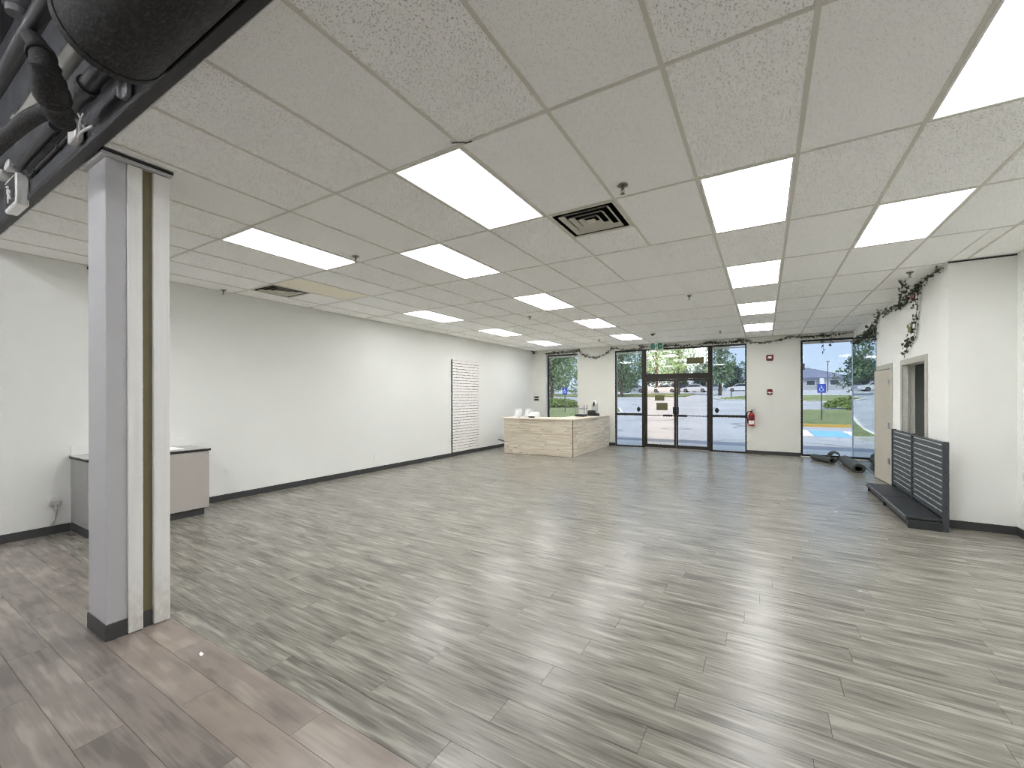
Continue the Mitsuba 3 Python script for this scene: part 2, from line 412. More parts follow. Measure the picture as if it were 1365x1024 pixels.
for j in range(NJ0, NJ1 + 1):
    for i in range(NX0, NX1 + 2):
        if (i, j) in lights or (i, j) == unlit:
            continue
        x0, x1 = max(gx(i), XL + .004), gx(i + 1)
        y0, y1 = max(gy(j), YE + .026), min(gy(j + 1), YF - .004)
        lim = XN if (y0 + y1) / 2 < YC else XR
        x1 = min(x1, lim)
        if (i, j) in vents:
            y0 = gy(j) + .6096
        if x1 - x0 < .03 or y1 - y0 < .03:
            continue
        if lim == XN and y1 > YC and x1 > XR:      # row that the wall stub cuts
            if x0 < XR:
                put('tile', tile_mesh(x0, XR, y0, y1), 'm_tile', 'ceiling')
                put('tile', tile_mesh(XR, x1, y0, YC), 'm_tile', 'ceiling')
            else:
                put('tile', tile_mesh(x0, x1, y0, YC), 'm_tile', 'ceiling')
            continue
        put('tile', tile_mesh(x0, x1, y0, y1), 'm_tile', 'ceiling')

def troffer_frame(x0, x1, y0, y1):
    w = .014
    return cat(box(x0, x0 + w, y0, y1, CE - .002, CE + .05), box(x1 - w, x1, y0, y1, CE - .002, CE + .05), box(x0 + w, x1 - w, y0, y0 + w, CE - .002, CE + .05),
               box(x0 + w, x1 - w, y1 - w, y1, CE - .002, CE + .05), box(x0 + w, x1 - w, y0 + w, y1 - w, CE + .045, CE + .05))
def down(x0, x1, y0, y1, z):
    return trimesh.Trimesh([(x0, y0, z), (x1, y0, z), (x1, y1, z), (x0, y1, z)], [(0, 2, 1), (0, 3, 2)], process=False)
for (i, j) in lights:
    t = thing('ceiling_light', light_names[(i, j)], 'ceiling light', 'fluorescent ceiling lights')
    x0, x1, y0, y1 = gx(i) + .013, gx(i + 1) - .013, gy(j) + .013, gy(j + 1) - .013
    put('frame', troffer_frame(x0, x1, y0, y1), 'm_white_metal', t)
    put('lens', down(x0 + .015, x1 - .015, y0 + .015, y1 - .015, CE + .006), 'm_white_metal', t, label='glowing white lens',
        emitter={'type': 'area', 'radiance': {'type': 'rgb', 'value': [TROFFER, TROFFER, TROFFER]}})
t = thing('unlit_light', 'unlit cream ceiling light panel beside the air vent near the left wall', 'ceiling light')
x0, x1, y0, y1 = gx(-8) + .013, gx(-7) - .013, gy(1) + .013, gy(2) - .013
put('frame', troffer_frame(x0, x1, y0, y1), 'm_white_metal', t)
put('lens', box(x0 + .015, x1 - .015, y0 + .015, y1 - .015, CE + .004, CE + .008), 'm_unlit_lens', t)

for (i, j), lab in zip(vents, ('square air vent of nested vanes in the middle of the ceiling beside the nearest light', 'square air vent near the left wall beside the unlit cream panel')):
    t = thing('air_vent', lab, 'air vent', 'square ceiling vents')
    x0, x1, y0, y1 = gx(i) + .013, gx(i + 1) - .013, gy(j) + .013, gy(j) + .6096 - .013
    cx, cy, h = (x0 + x1) / 2, (y0 + y1) / 2, (x1 - x0) / 2
    put('back_box', cat(box(x0, x1, y0, y1, CE + .34, CE + .345), box(x0, x0 + .006, y0, y1, CE, CE + .34), box(x1 - .006, x1, y0, y1, CE, CE + .34),
                        box(x0, x1, y0, y0 + .006, CE, CE + .34), box(x0, x1, y1 - .006, y1, CE, CE + .34)), 'm_vent_dark', t)
    def ring(a_out, a_in, z_out, z_in, th=.003):
        V, F = [], []
        for a, z in ((a_out, z_out), (a_in, z_in), (a_in, z_in + th), (a_out, z_out + th)):
            V += [(cx - a, cy - a, z), (cx + a, cy - a, z), (cx + a, cy + a, z), (cx - a, cy + a, z)]
        for s in range(4):
            for k in range(4):
                p, q = s * 4 + k, s * 4 + (k + 1) % 4
                p2, q2 = ((s + 1) % 4) * 4 + k, ((s + 1) % 4) * 4 + (k + 1) % 4
                F += [(p, q, q2), (p, q2, p2)]
        return trimesh.Trimesh(V, F, process=False)
    put('rim', ring(h, h - .022, CE - .002, CE - .001), 'm_vent', t)
    for a in (.228, .160, .094):
        put('vane', ring(a, a - .034, CE - .006, CE + .02), 'm_vent', t)
    put('centre_plate', box(cx - .042, cx + .042, cy - .042, cy + .042, CE - .006, CE + .002, .002), 'm_vent', t)

# sprinklers
sprk = [(-0.906, 3.127, 'right of the square air vent'), (-3.944, 3.156, 'beyond the light right of the column'), (-6.84, 3.13, 'close to the left wall'),
        (-3.977, 7.313, 'past the nearest light of the left-centre row'), (-1.006, 7.10, 'between the white ceiling rails'), (-3.953, 11.348, 'above the reception desk'),
        (-0.924, 11.46, 'above the right shopfront window'), (1.602, 7.239, 'beside the garland on the right wall')]
for x, y, w in sprk:
    t = thing('sprinkler', 'small brass sprinkler head hanging from the ceiling ' + w, 'sprinkler', 'ceiling sprinklers')
    z = CE - .001
    put('escutcheon', mv(lathe([(0, 0), (.038, 0), (.036, -.006), (.014, -.012), (0, -.012)], 20), x, y, z), 'm_brass', t, smooth=30)
    put('body', cat(mv(lathe([(0, -.01), (.011, -.01), (.011, -.03), (.006, -.034), (0, -.034)], 12), x, y, z), tube([(x - .01, y, z - .03), (x - .014, y, z - .045), (x, y, z - .06)], .0025, 6),
                    tube([(x + .01, y, z - .03), (x + .014, y, z - .045), (x, y, z - .06)], .0025, 6), tube([(x, y, z - .03), (x, y, z - .062)], .003, 6)), 'm_brass', t)
    put('deflector', mv(lathe([(0, -.06), (.017, -.062), (.017, -.064), (0, -.064)], 14), x, y, z), 'm_brass', t)
t = thing('smoke_detector', 'dark round detector on the ceiling in front of the exit sign', 'detector')
put('base', mv(lathe([(0, 0), (.06, 0), (.058, -.015), (0, -.015)], 24), -2.42, 10.97, CE - .001), 'm_brass', t, smooth=30)
put('dome', mv(lathe([(0, -.05), (.025, -.045), (.045, -.015), (0, -.015)], 24), -2.42, 10.97, CE - .001), 'm_black', t, smooth=30)
t = thing('security_camera', 'small black camera in the far left corner under the ceiling', 'camera')
put('bracket', cat(box(-6.965, -6.90, 12.93, 12.99, CE - .03, CE - .002, .004), tube([(-6.90, 12.95, CE - .03), (-6.88, 12.93, CE - .06)], .008)), 'm_black', t)
put('body', tube([(-6.90, 12.96, CE - .07), (-6.82, 12.86, CE - .09)], .03, 14), 'm_black', t, smooth=40)
t = thing('motion_sensor', 'dark sensor on the left wall under the ceiling beside the column', 'sensor')
put('body', box(-6.965, -6.92, 1.70, 1.80, CE - .05, CE - .012, .01), 'm_black', t)

# ------------------------------------------------------------------ shopfront
YG0, YG1 = YF + .01, YF + .075
def glass(x0, x1, z0, z1, y):
    return trimesh.Trimesh([(x0, y, z0), (x1, y, z0), (x1, y, z1), (x0, y, z1)], [(0, 1, 2), (0, 2, 3)], process=False)
def window(name, label, o, yg, glassm, fw_=.045, rails=(), m='m_bronze', head=.045, rw_=None):
    t = thing(name, label, 'window', None, 'structure')
    x0, x1, z0, z1 = o; fr_ = fw_ if rw_ is None else rw_
    put('frame', frame_box(yg - .03, yg + .03, [(x0, x0 + fw_, z0, z1), (x1 - fr_, x1, z0, z1), (x0 + fw_, x1 - fr_, z1 - head, z1), (x0 + fw_, x1 - fr_, z0, z0 + fw_)]), m, t)
    zs = [z0 + fw_]
    for za, zb in rails:
        put('rail', box(x0 + fw_, x1 - fr_, yg - .03, yg + .03, za, zb, .004), m, t)
        zs += [za, zb]
    zs.append(z1 - head)
    for a, b in zip(zs[::2], zs[1::2]):
        put('pane', glass(x0 + fw_, x1 - fr_, a, b, yg), glassm, t)
    return t
w1 = window('window_1', 'narrow full-height window left of the entrance, behind the reception desk', (W1[0], W1[1], .02, 2.985), YF + .17, 'm_glass_dimmed', .05, m='m_black_frame')
put('blind_rail', box(W1[0] + .05, W1[1] - .05, YF + .11, YF + .135, 2.875, 2.925, .004), 'm_plastic_grey', w1)
w2 = window('window_2', 'full-height window in the right corner beside the mirror', (W2[0], W2[1], .02, 2.985), YF + .05, 'm_glass_dimmed', .045, m='m_black_frame', rw_=.0015)
put('blind_rail', box(W2[0] + .045, W2[1] - .008, YF - .012, YF + .015, 2.875, 2.93, .004), 'm_plastic_grey', w2)
YM = (YG0 + YG1) / 2
P1, P2 = (-3.170, -3.108), (-1.336, -1.288)
HZ = (2.07, 2.19)
t = thing('trim_3', 'dark bronze metal posts and header of the shop entrance', 'door frame', None, 'structure')
put('post', box(P1[0], P1[1], YG0 - .02, YG1, 0, 2.985, .006), 'm_bronze', t)
put('post', box(P2[0], P2[1], YG0 - .02, YG1, 0, 2.985, .006), 'm_bronze', t)
put('header', box(P1[1], P2[0], YG0 - .02, YG1, HZ[0], HZ[1], .006), 'm_bronze', t)
put('sill', box(P1[1], P2[0], YG0 - .02, YG1 + .02, 0, .018, .004), 'm_chrome', t)
w3 = window('window_3', 'glazed sidelight left of the entrance doors', (SF[0], P1[0], .0, 2.985), YM, 'm_glass_dimmed', .036, [(.965, 1.03)])
w4 = window('window_4', 'glazed sidelight right of the entrance doors', (P2[1], SF[1], .0, 2.985), YM, 'm_glass_dimmed', .036, [(.965, 1.03)])
for w, a, b in ((w3, SF[0] + .037, P1[0] - .037), (w4, P2[1] + .037, SF[1] - .037)):
    put('blind_rail', box(a, b, YM - .045, YM - .032, 2.87, 2.91, .003), 'm_plastic_grey', w)
w5 = window('window_5', 'bright clear transom window above the entrance doors', (P1[1], P2[0], HZ[1], 2.985), YM, 'm_glass_clear', .03, m='m_bronze')
def leaf(name, label, x0, x1, gm, hinge_left):
    t = thing(name, label, 'door', None, 'structure')
    z0, z1, s = .022, HZ[0] - .006, .05
    put('frame', frame_box(YG0, YG1 - .015, [(x0, x0 + s, z0, z1), (x1 - s, x1, z0, z1), (x0 + s, x1 - s, z1 - .06, z1), (x0 + s, x1 - s, z0, z0 + .09)]), 'm_bronze', t)
    put('pane', glass(x0 + s, x1 - s, z0 + .09, z1 - .06, YM), gm, t)
    yb = YG0 - .07
    bar = put('push_bar', cat(tube([(x0 + .03, yb, .985), (x1 - .03, yb, .985)], .011, 12)), 'm_black', t)
    a, b = (x1 - .34, x1 - .09) if hinge_left else (x0 + .06, x0 + .31)
    put('grip', box(a, b, yb - .022, yb + .02, .955, 1.015, .008), 'm_black', t)
    put('bracket', cat(box(x0 + .012, x0 + .045, yb - .015, YG0 + .002, .955, 1.015, .004), box(x1 - .045, x1 - .012, yb - .015, YG0 + .002, .955, 1.015, .004)), 'm_black', t)
    c = x1 - .04 if hinge_left else x0 + .04
    put('latch_box', box(c - .036, c + .036, YG0 - .05, YG0, 1.03, 1.24, .008), 'm_black', t)
    return t
d1_ = leaf('door_1', 'left glass entrance door with two dark notices on it', P1[1] + .006, -2.226, 'm_glass_warm', True)
d2_ = leaf('door_2', 'right glass entrance door with black push bar', -2.218, P2[0] - .006, 'm_glass_mid', False)
for (x0, x1, z0, z1), lab in zip(((-2.818, -2.56, 1.43, 1.573), (-2.775, -2.47, 1.145, 1.348)), ('upper olive notice stuck on the left entrance door', 'lower, larger olive notice stuck on the left entrance door')):
    t = thing('door_notice', lab, 'notice', 'notices on the entrance door')
    put('sheet', box(x0, x1, YM - .006, YM - .002, z0, z1, .0008), 'm_sign_olive', t)
    put('border', cat(box(x0 - .006, x1 + .006, YM - .0045, YM - .0015, z0 - .006, z0), box(x0 - .006, x1 + .006, YM - .0045, YM - .0015, z1, z1 + .006),
                      box(x0 - .006, x0, YM - .0045, YM - .0015, z0, z1), box(x1, x1 + .006, YM - .0045, YM - .0015, z0, z1)), 'm_black', t)
t = thing('transom_notice', 'dark rectangular notice stuck on the transom window', 'notice')
put('sheet', box(-1.932, -1.475, YM - .006, YM - .002, 2.50, 2.665, .0008), 'm_sign_olive', t)
put('border', cat(box(-1.938, -1.469, YM - .0045, YM - .0015, 2.494, 2.50), box(-1.938, -1.469, YM - .0045, YM - .0015, 2.665, 2.671)), 'm_black', t)
for x, w in ((-3.31, 'left'), (-1.14, 'right')):
    t = thing('glass_fitting', f'black oval fitting on the glass of the {w} sidelight', 'fitting', 'oval fittings on the sidelights')
    m = trimesh.creation.icosphere(2, 1.0); m.apply_scale((.045, .018, .075))
    put('knob', mv(m, x, YM - .022, 1.155), 'm_black', t, smooth=True)
    put('plate', mv(along(lathe([(0, 0), (.055, 0), (.055, .006), (0, .006)], 20), (0, 1, 0)), x, YM - .0075, 1.155), 'm_black_gloss', t)

# exit sign above the entrance
t = thing('exit_sign', 'green running-man exit sign under the ceiling above the entrance doors', 'exit sign')
ex0, ex1, ez0, ez1, ey = -2.86, -2.50, 2.915, 3.105, 12.62
put('housing', box(ex0, ex1, ey, ey + .05, ez0, ez1, .006), 'm_plastic_white', t)
put('face', box(ex0 + .012, ex0 + .13, ey - .004, ey, ez0 + .012, ez1 - .012), 'm_green', t, label='green face panel')
put('face', box(ex0 + .215, ex1 - .012, ey - .004, ey, ez0 + .012, ez1 - .012), 'm_green', t, label='green face panel')
def runner(sx, ox, oz, s):
    P = lambda x, z: (ox + sx * x * s, ey - .008, oz + z * s)
    return cat(mv(trimesh.creation.icosphere(1, .09 * s), ox + sx * .12 * s, ey - .008, oz + .85 * s), tube([P(.08, .70), P(-.08, .40)], .075 * s, 6), tube([P(-.08, .42), P(.12, .22), P(.08, .0)], .05 * s, 6),
               tube([P(-.08, .42), P(-.22, .20), P(-.42, .18)], .05 * s, 6), tube([P(.06, .68), P(.28, .55), P(.34, .66)], .035 * s, 6), tube([P(.04, .68), P(-.2, .62), P(-.28, .46)], .035 * s, 6))
put('running_figure', runner(1, ex0 + .175, ez0 + .025, .15), 'm_green', t, label='green running figure')
put('arrow', cat(box(ex0 + .26, ex0 + .31, ey - .006, ey - .003, ez0 + .085, ez0 + .105)), 'm_plastic_white', t)
put('mount', box(-2.72, -2.64, ey + .01, ey + .04, ez1, CE, .003), 'm_plastic_white', t)

# fire safety on the front wall
t = thing('fire_alarm', 'dark red fire alarm strobe high on the wall right of the entrance', 'fire alarm')
put('housing', box(.045, .205, YF - .05, YF, 2.49, 2.645, .012), 'm_dark_red', t)
put('strobe', box(.085, .165, YF - .07, YF - .048, 2.545, 2.60, .01), 'm_plastic_white', t, label='white strobe lens')
put('grille', cat(*[box(.07, .18, YF - .053, YF - .049, 2.505 + k * .01, 2.510 + k * .01) for k in range(3)]), 'm_black', t)
t = thing('pull_station', 'small red manual fire pull station on the wall below the alarm strobe', 'fire alarm')
put('housing', box(.065, .185, YF - .04, YF, 1.585, 1.735, .01), 'm_dark_red', t)
put('handle', cat(box(.08, .17, YF - .06, YF - .038, 1.63, 1.66, .005), box(.115, .135, YF - .058, YF - .038, 1.60, 1.66, .004)), 'm_plastic_white', t)
t = thing('fire_extinguisher', 'red fire extinguisher hanging on the wall right of the entrance', 'fire extinguisher')
X, Y = -.295, YF - .085
put('cylinder', mv(lathe([(0, .76), (.06, .76), (.075, .775), (.075, 1.03), (.065, 1.07), (.03, 1.10), (.022, 1.115), (0, 1.115)], 28), X, Y, 0), 'm_red', t, smooth=35)
put('neck', cat(mv(lathe([(0, 1.11), (.024, 1.11), (.024, 1.15), (0, 1.15)], 16), X, Y, 0), box(X - .02, X + .09, Y - .012, Y + .012, 1.15, 1.162, .003), rot(box(X - .02, X + .1, Y - .012, Y + .012, 1.178, 1.19, .003), -.25, [0, 1, 0], (X, Y, 1.18))), 'm_black', t)
put('hose', tube(spline([(X - .02, Y, 1.14), (X - .085, Y - .01, 1.13), (X - .105, Y - .01, 1.03), (X - .09, Y - .01, .90), (X - .085, Y - .01, .82)]), .011, 8), 'm_black', t, smooth=True)
th = np.linspace(-1.0, 1.0, 9)
lab = np.array([[X + .0765 * math.sin(a), Y - .0765 * math.cos(a), z] for z in (.80, .90) for a in th])
put('label', trimesh.Trimesh(lab, [f for k in range(8) for f in ((k, k + 1, k + 10), (k, k + 10, k + 9))], process=False), 'm_paper', t, label='white instruction label')
lab2 = lab.copy(); lab2[:, 2] += .14
put('gauge_label', trimesh.Trimesh(lab2 * [1, 1, 1], [f for k in range(8) for f in ((k, k + 1, k + 10), (k, k + 10, k + 9))], process=False), 'm_dark_red', t)
put('bracket', cat(box(X - .03, X + .03, YF - .012, YF, .78, 1.12, .003), mv(lathe([(.076, .915), (.079, .915), (.079, .935), (.076, .935)], 24), X, Y, 0)), 'm_black', t)
t = thing('wall_keypad', 'small dark and white keypad on the front wall beside the narrow window', 'keypad')
put('plate', box(-6.92, -6.715, YF - .022, YF, 1.39, 1.57, .006), 'm_plastic_grey', t)
put('display', box(-6.90, -6.735, YF - .026, YF - .02, 1.50, 1.55, .002), 'm_black', t)
put('keys', box(-6.90, -6.735, YF - .026, YF - .02, 1.42, 1.465, .002), 'm_black', t)

# ------------------------------------------------------------------ reception desk
A, B, C_ = np.array([-6.15, 9.83]), np.array([-4.175, 9.965]), np.array([-4.15, 12.80])
t = thing('reception_desk', 'L-shaped reception desk clad in pale wood-look boards near the entrance', 'desk')
TZ = .945
def slab(p, q, th, z0, z1, b=.002):
    p, q = np.array(p, float), np.array(q, float); L = np.linalg.norm(q - p)
    m = box(0, L, 0, th, z0, z1, b)
    return mv(rotz(m, math.atan2(*(q - p)[::-1])), p[0], p[1], 0)
fr = put('front_panel', slab(A + [0.02, .02], B + [-.02, .02], .02, 0.0, TZ - .002), 'm_wood_edge', t)
rr = random.Random(3)
for k in range(6):
    z0, z1 = .004 + k * .1565, .004 + (k + 1) * .1565
    s = rr.uniform(.25, .75)
    for u0, u1 in ((0, s), (s, 1)):
        put('board', slab(A + (B - A) * (u0 + .0006), A + (B - A) * (u1 - .0006), .019, z0 + .0008, z1 - .0008, .0015), 'm_wood', fr)
nrm = np.array([0, 1.0])
sd = put('side_panel', box(B[0] - .045, B[0] - .022, B[1] + .02, C_[1], 0, TZ - .002), 'm_wood_edge', t)
for k in range(6):
    z0, z1 = .004 + k * .1565, .004 + (k + 1) * .1565
    s = rr.uniform(.25, .75)
    for u0, u1 in ((0, s), (s, 1)):
        p, q = B + (C_ - B) * (u0 + .0006), B + (C_ - B) * (u1 - .0006)
        put('board', slab(p, q, .019, z0 + .0008, z1 - .0008, .0015), 'm_wood', sd)
put('corner_trim', box(B[0] - .012, B[0] + .006, B[1] - .006, B[1] + .012, 0, TZ, .003), 'm_wood_edge', t)
poly = Polygon([A + [-.06, -.04], B + [.035, -.04], C_ + [.035, .03], (C_[0] - .66, C_[1] + .03), (B[0] - .66, B[1] + .72), (A[0] - .06, A[1] + .72)])
put('countertop', mv(extrude(poly, .03), 0, 0, TZ), 'm_counter_top', t)
put('end_panel', box(A[0] + .02, A[0] + .04, A[1] + .03, A[1] + .70, 0, TZ), 'm_wood', t)
put('end_panel', box(C_[0] - .64, C_[0] - .03, C_[1] - .02, C_[1], 0, TZ), 'm_wood', t)
CZ = TZ + .03
# things on the desk
for k, (x, y) in enumerate(((-5.92, 10.18), (-5.635, 10.26))):
    t = thing('brochure_holder', ('left' if k == 0 else 'right') + ' clear acrylic brochure holder on the left end of the reception desk', 'holder', 'acrylic holders on the desk')
    put('back', rot(box(x - .11, x + .11, y, y + .004, CZ, CZ + .25, .001), -.22, [1, 0, 0], (x, y, CZ)), 'm_clear_plastic', t)
    put('tray', cat(box(x - .11, x + .11, y - .07, y, CZ, CZ + .004), box(x - .11, x + .11, y - .07, y - .066, CZ, CZ + .06), box(x - .11, x - .107, y - .07, y, CZ, CZ + .06), box(x + .107, x + .11, y - .07, y, CZ, CZ + .06)), 'm_clear_plastic', t)
    put('leaflet', rot(box(x - .09, x + .0, y - .012, y - .004, CZ + .004, CZ + .2), -.22, [1, 0, 0], (x, y, CZ)), 'm_paper', t)
t = thing('card_terminal', 'white device with a black front on the reception desk right of the brochure holders', 'card terminal')
put('body', trimesh.convex.convex_hull(np.array([(x, y, z) for x in (-5.50, -5.24) for y, z in ((9.97, CZ), (9.97, CZ + .06), (10.17, CZ + .16), (10.2, CZ + .15), (10.2, CZ))])), 'm_plastic_white', t)
put('slot', box(-5.46, -5.28, 9.963, 9.972, CZ + .01, CZ + .045, .002), 'm_black', t)
put('screen', rot(box(-5.44, -5.30, 10.03, 10.11, CZ + .105, CZ + .108), .463, [1, 0, 0], (-5.37, 10.07, CZ + .106)), 'm_plastic_grey', t)
t = thing('paper_stack', 'small stack of white papers on the left end of the reception desk', 'papers')
put('sheets', cat(*[rotz(box(-6.05, -5.83, 9.92, 10.05 + .002 * k, CZ + .003 * k, CZ + .003 * k + .0026), .02 * k, (-5.9, 10, 0)) for k in range(6)]), 'm_paper', t)
t = thing('letter_tray', 'two-tier dark letter tray on the far arm of the reception desk', 'letter tray')
X, Y = -4.50, 11.35
put('shelf', box(X - .14, X + .14, Y - .12, Y + .12, CZ + .012, CZ + .065, .004), 'm_black', t)
put('shelf', box(X - .14, X + .14, Y - .12, Y + .12, CZ + .215, CZ + .235, .004), 'm_pipe_grey', t)
for sx in (-1, 1):
    for sy in (-1, 1):
        put('post', box(X + sx * .135 - .008, X + sx * .135 + .008, Y + sy * .11 - .008, Y + sy * .11 + .008, CZ, CZ + .33, .002), 'm_pipe_grey', t)
t = thing('label_printer', 'white dispenser on a black base on the far arm of the reception desk', 'dispenser')
X, Y = -4.36, 11.98
put('base', cat(box(X - .15, X + .15, Y - .12, Y + .12, CZ, CZ + .075, .015), mv(along(lathe([(0, -.1), (.075, -.1), (.08, 0), (.075, .1), (0, .1)], 20), (1, 0, 0)), X - .03, Y - .06, CZ + .088)), 'm_black', t)
put('body', box(X - .06, X + .12, Y - .04, Y + .11, CZ + .075, CZ + .36, .03), 'm_plastic_grey', t)
put('head', trimesh.convex.convex_hull(np.array([(X + a, Y + b, CZ + c) for a, b, c in ((-.05, -.03, .36), (.11, -.03, .36), (.11, .1, .36), (-.05, .1, .36), (.0, .0, .47), (.06, .0, .47), (.06, .06, .47), (.0, .06, .47))])), 'm_plastic_white', t)
put('window', box(X, X + .05, Y - .046, Y - .036, CZ + .28, CZ + .42, .004), 'm_black', t)
t = thing('display_stand', 'small clear stand at the far end of the reception desk', 'stand')
X, Y = -4.28, 12.55
put('base', box(X - .08, X + .08, Y - .05, Y + .05, CZ, CZ + .015, .004), 'm_clear_plastic', t)
put('post', cat(tube([(X - .05, Y, CZ + .01), (X - .06, Y, CZ + .36)], .006, 6), tube([(X + .05, Y, CZ + .01), (X + .08, Y, CZ + .3)], .006, 6), tube([(X - .058, Y, CZ + .30), (X + .075, Y, CZ + .26)], .005, 6)), 'm_clear_plastic', t)

# ------------------------------------------------------------------ left wall: slatwall, outlets, cabinet
t = thing('slat_panel', 'tall white slatted display panel on the left wall', 'display panel')
s0, s1, zb, zt = 8.56, 9.765, .10, 2.51
put('backing', box(XL + .001, XL + .008, s0, s1, zb, zt), 'm_slat_dark', t)
n = 32; pz = (zt - zb) / n
for k in range(n):
    put('slat', box(XL + .004, XL + .02, s0 + .012, s1 - .004, zb + k * pz + .0055, zb + (k + 1) * pz - .0055, .002), 'm_slat', t)
put('edge_strip', box(XL + .001, XL + .024, s0 - .012, s0 + .01, zb, zt + .02, .002), 'm_slat_dark', t)

def outlet(y, z, lab, plug=False):
    t = thing('wall_outlet', lab, 'outlet', 'outlets on the left wall')
    put('plate', box(XL, XL + .008, y - .038, y + .038, z - .06, z + .06, .003), 'm_plastic_white', t)
    for dz in (-.022, .022):
        s = put('socket', box(XL + .006, XL + .012, y - .018, y + .018, z + dz - .015, z + dz + .015, .004), 'm_plastic_white', t)
        put('slots', cat(box(XL + .0115, XL + .0125, y - .008, y - .005, z + dz - .005, z + dz + .006), box(XL + .0115, XL + .0125, y + .005, y + .008, z + dz - .005, z + dz + .006)), 'm_black', s)
    return t
outlet(6.034, .325, 'white wall outlet low on the left wall left of the slatted panel')
outlet(1.42, .385, 'white wall outlet low on the left wall beside the grey cabinet')
t = thing('plug_adapter', 'grey-white plug adapter with a cable in the outlet beside the grey cabinet', 'adapter')
put('body', box(XL + .0128, XL + .06, 1.375, 1.475, .325, .385, .008), 'm_plastic_grey', t)
put('cable', tube(spline([(XL + .045, 1.43, .325), (XL + .05, 1.435, .27), (XL + .03, 1.43, .2), (XL + .03, 1.415, .14), (XL + .02, 1.405, .1)]), .012, 8), 'm_plastic_grey', t, smooth=True)
outlet(10.72, .27, 'white wall outlet low on the left wall beside the reception desk')
t = thing('flexible_conduit', 'grey flexible cable conduit running from the outlet to the reception desk', 'conduit')
put('hose', tube(spline([(XL + .02, 10.72, .25), (XL + .10, 10.75, .245), (XL + .25, 10.74, .20), (XL + .42, 10.66, .11), (XL + .6, 10.6, .035), (XL + .86, 10.56, .03)]), .022, 10), 'm_pipe_grey', t, smooth=True)
put('connector', box(XL + .0128, XL + .045, 10.69, 10.75, .22, .275, .005), 'm_plastic_white', t)
t = thing('wall_box', 'small white blank box low on the front wall between the fire extinguisher and right window', 'wall plate')
put('plate', box(.07, .19, YF - .006, YF, .29, .37, .002), 'm_wall_front', t)
put('screws', cat(*[mv(along(lathe([(0, 0), (.004, 0), (.004, .002), (0, .002)], 10), (0, -1, 0)), x, YF - .006, .33) for x in (.085, .175)]), 'm_plastic_grey', t)

t = thing('base_cabinet', 'grey base cabinet against the left wall behind the column', 'cabinet')
c0, c1, cx0, cx1 = 1.562, 2.738, XL, -6.362
put('body', box(cx0 + .002, cx1 - .02, c0, c1, .10, .845, .002), 'm_cab_side', t)
put('toe_kick', box(cx0 + .014, cx1 - .05, c0 + .001, c1 - .04, 0, .10), 'm_base', t)
put('front_panel', box(cx1 - .02, cx1, c0 + .002, c1 - .002, .098, .842, .002), 'm_cab', t)
put('edge_band', box(cx0 + .002, cx1 + .012, c0 - .014, c1 + .014, .845, .872, .003), 'm_black', t, label='black edge under the worktop')
put('worktop', box(cx0 + .002, cx1 + .014, c0 - .016, c1 + .016, .872, .88, .002), 'm_cab_top', t)
put('backsplash', box(cx0 + .002, cx0 + .022, c0, c1, .88, .985, .002), 'm_plastic_white', t, label='white backsplash')
t = thing('paper_sheet', 'white sheet lying on the grey cabinet behind the column', 'paper')
put('sheet', box(-6.87, -6.50, 2.18, 2.52, .8801, .884, .001), 'm_paper', t)

# ------------------------------------------------------------------ column
t = thing('column', 'square column with grey box and white boards at the edge of the tiled ceiling', 'column')
q0, q1, r0, r1 = -3.925, -3.60, .966, 1.30
put('grey_casing', box(q0, q1, r0, 1.07, 0, CE - .04, .003), 'm_col_grey', t, label='smooth grey painted casing')
put('core', box(q0 + .02, q1 - .012, 1.07, r1 - .01, 0, CE - .04), 'm_olive', t, label='olive recessed core')
cb = put('corner_board', box(q1 - .05, q1 + .018, 1.071, 1.148, .004, CE - .045, .003), 'm_board', t, label='scuffed white board')
put('corner_board', box(q1 - .05, q1 + .018, 1.207, 1.297, .004, CE - .045, .003), 'm_board', t, label='scuffed white board')
put('board_patch', cat(box(q1 + .0175, q1 + .0195, 1.073, 1.146, .006, .26, .001), box(q1 + .0175, q1 + .0195, 1.285, 1.2965, .02, .16, .001)), 'm_board', cb)
put('baseboard', cat(box(q0 - .008, q1 + .008, r0 - .008, 1.069, 0, .105, .004), box(q1 - .013, q1 - .004, 1.15, 1.205, 0, .105, .002)), 'm_base', t, label='dark grey baseboard')
put('cap', cat(box(q0 - .025, q1 + .03, r0 - .025, r1 + .01, CE - .04, CE - .016, .004)), 'm_col_grey', t, label='pale cap plate')
put('cap_gap', box(q1 - .05, q1 + .036, r0 - .02, r1 + .015, CE - .016, CE - .002), 'm_black', t)
t = thing('cable_connector', 'white connector box and loose wires at the top of the column', 'connector')
put('box', box(-3.80, -3.66, .84, .884, CE + .03, CE + .15, .006), 'm_plastic_grey', t)
put('wires', cat(tube(spline([(-3.74, .86, CE + .14), (-3.70, .84, CE + .2), (-3.63, .85, CE + .17), (-3.58, .87, CE + .06)]), .006, 6), tube(spline([(-3.70, .86, CE + .03), (-3.62, .855, CE + .045), (-3.55, .86, CE + .05), (-3.46, .87, CE + .05)]), .008, 6),
                 tube(spline([(-3.64, .86, CE + .04), (-3.60, .85, CE + .1), (-3.57, .86, CE + .16)]), .006, 6)), 'm_plastic_white', t, smooth=True)

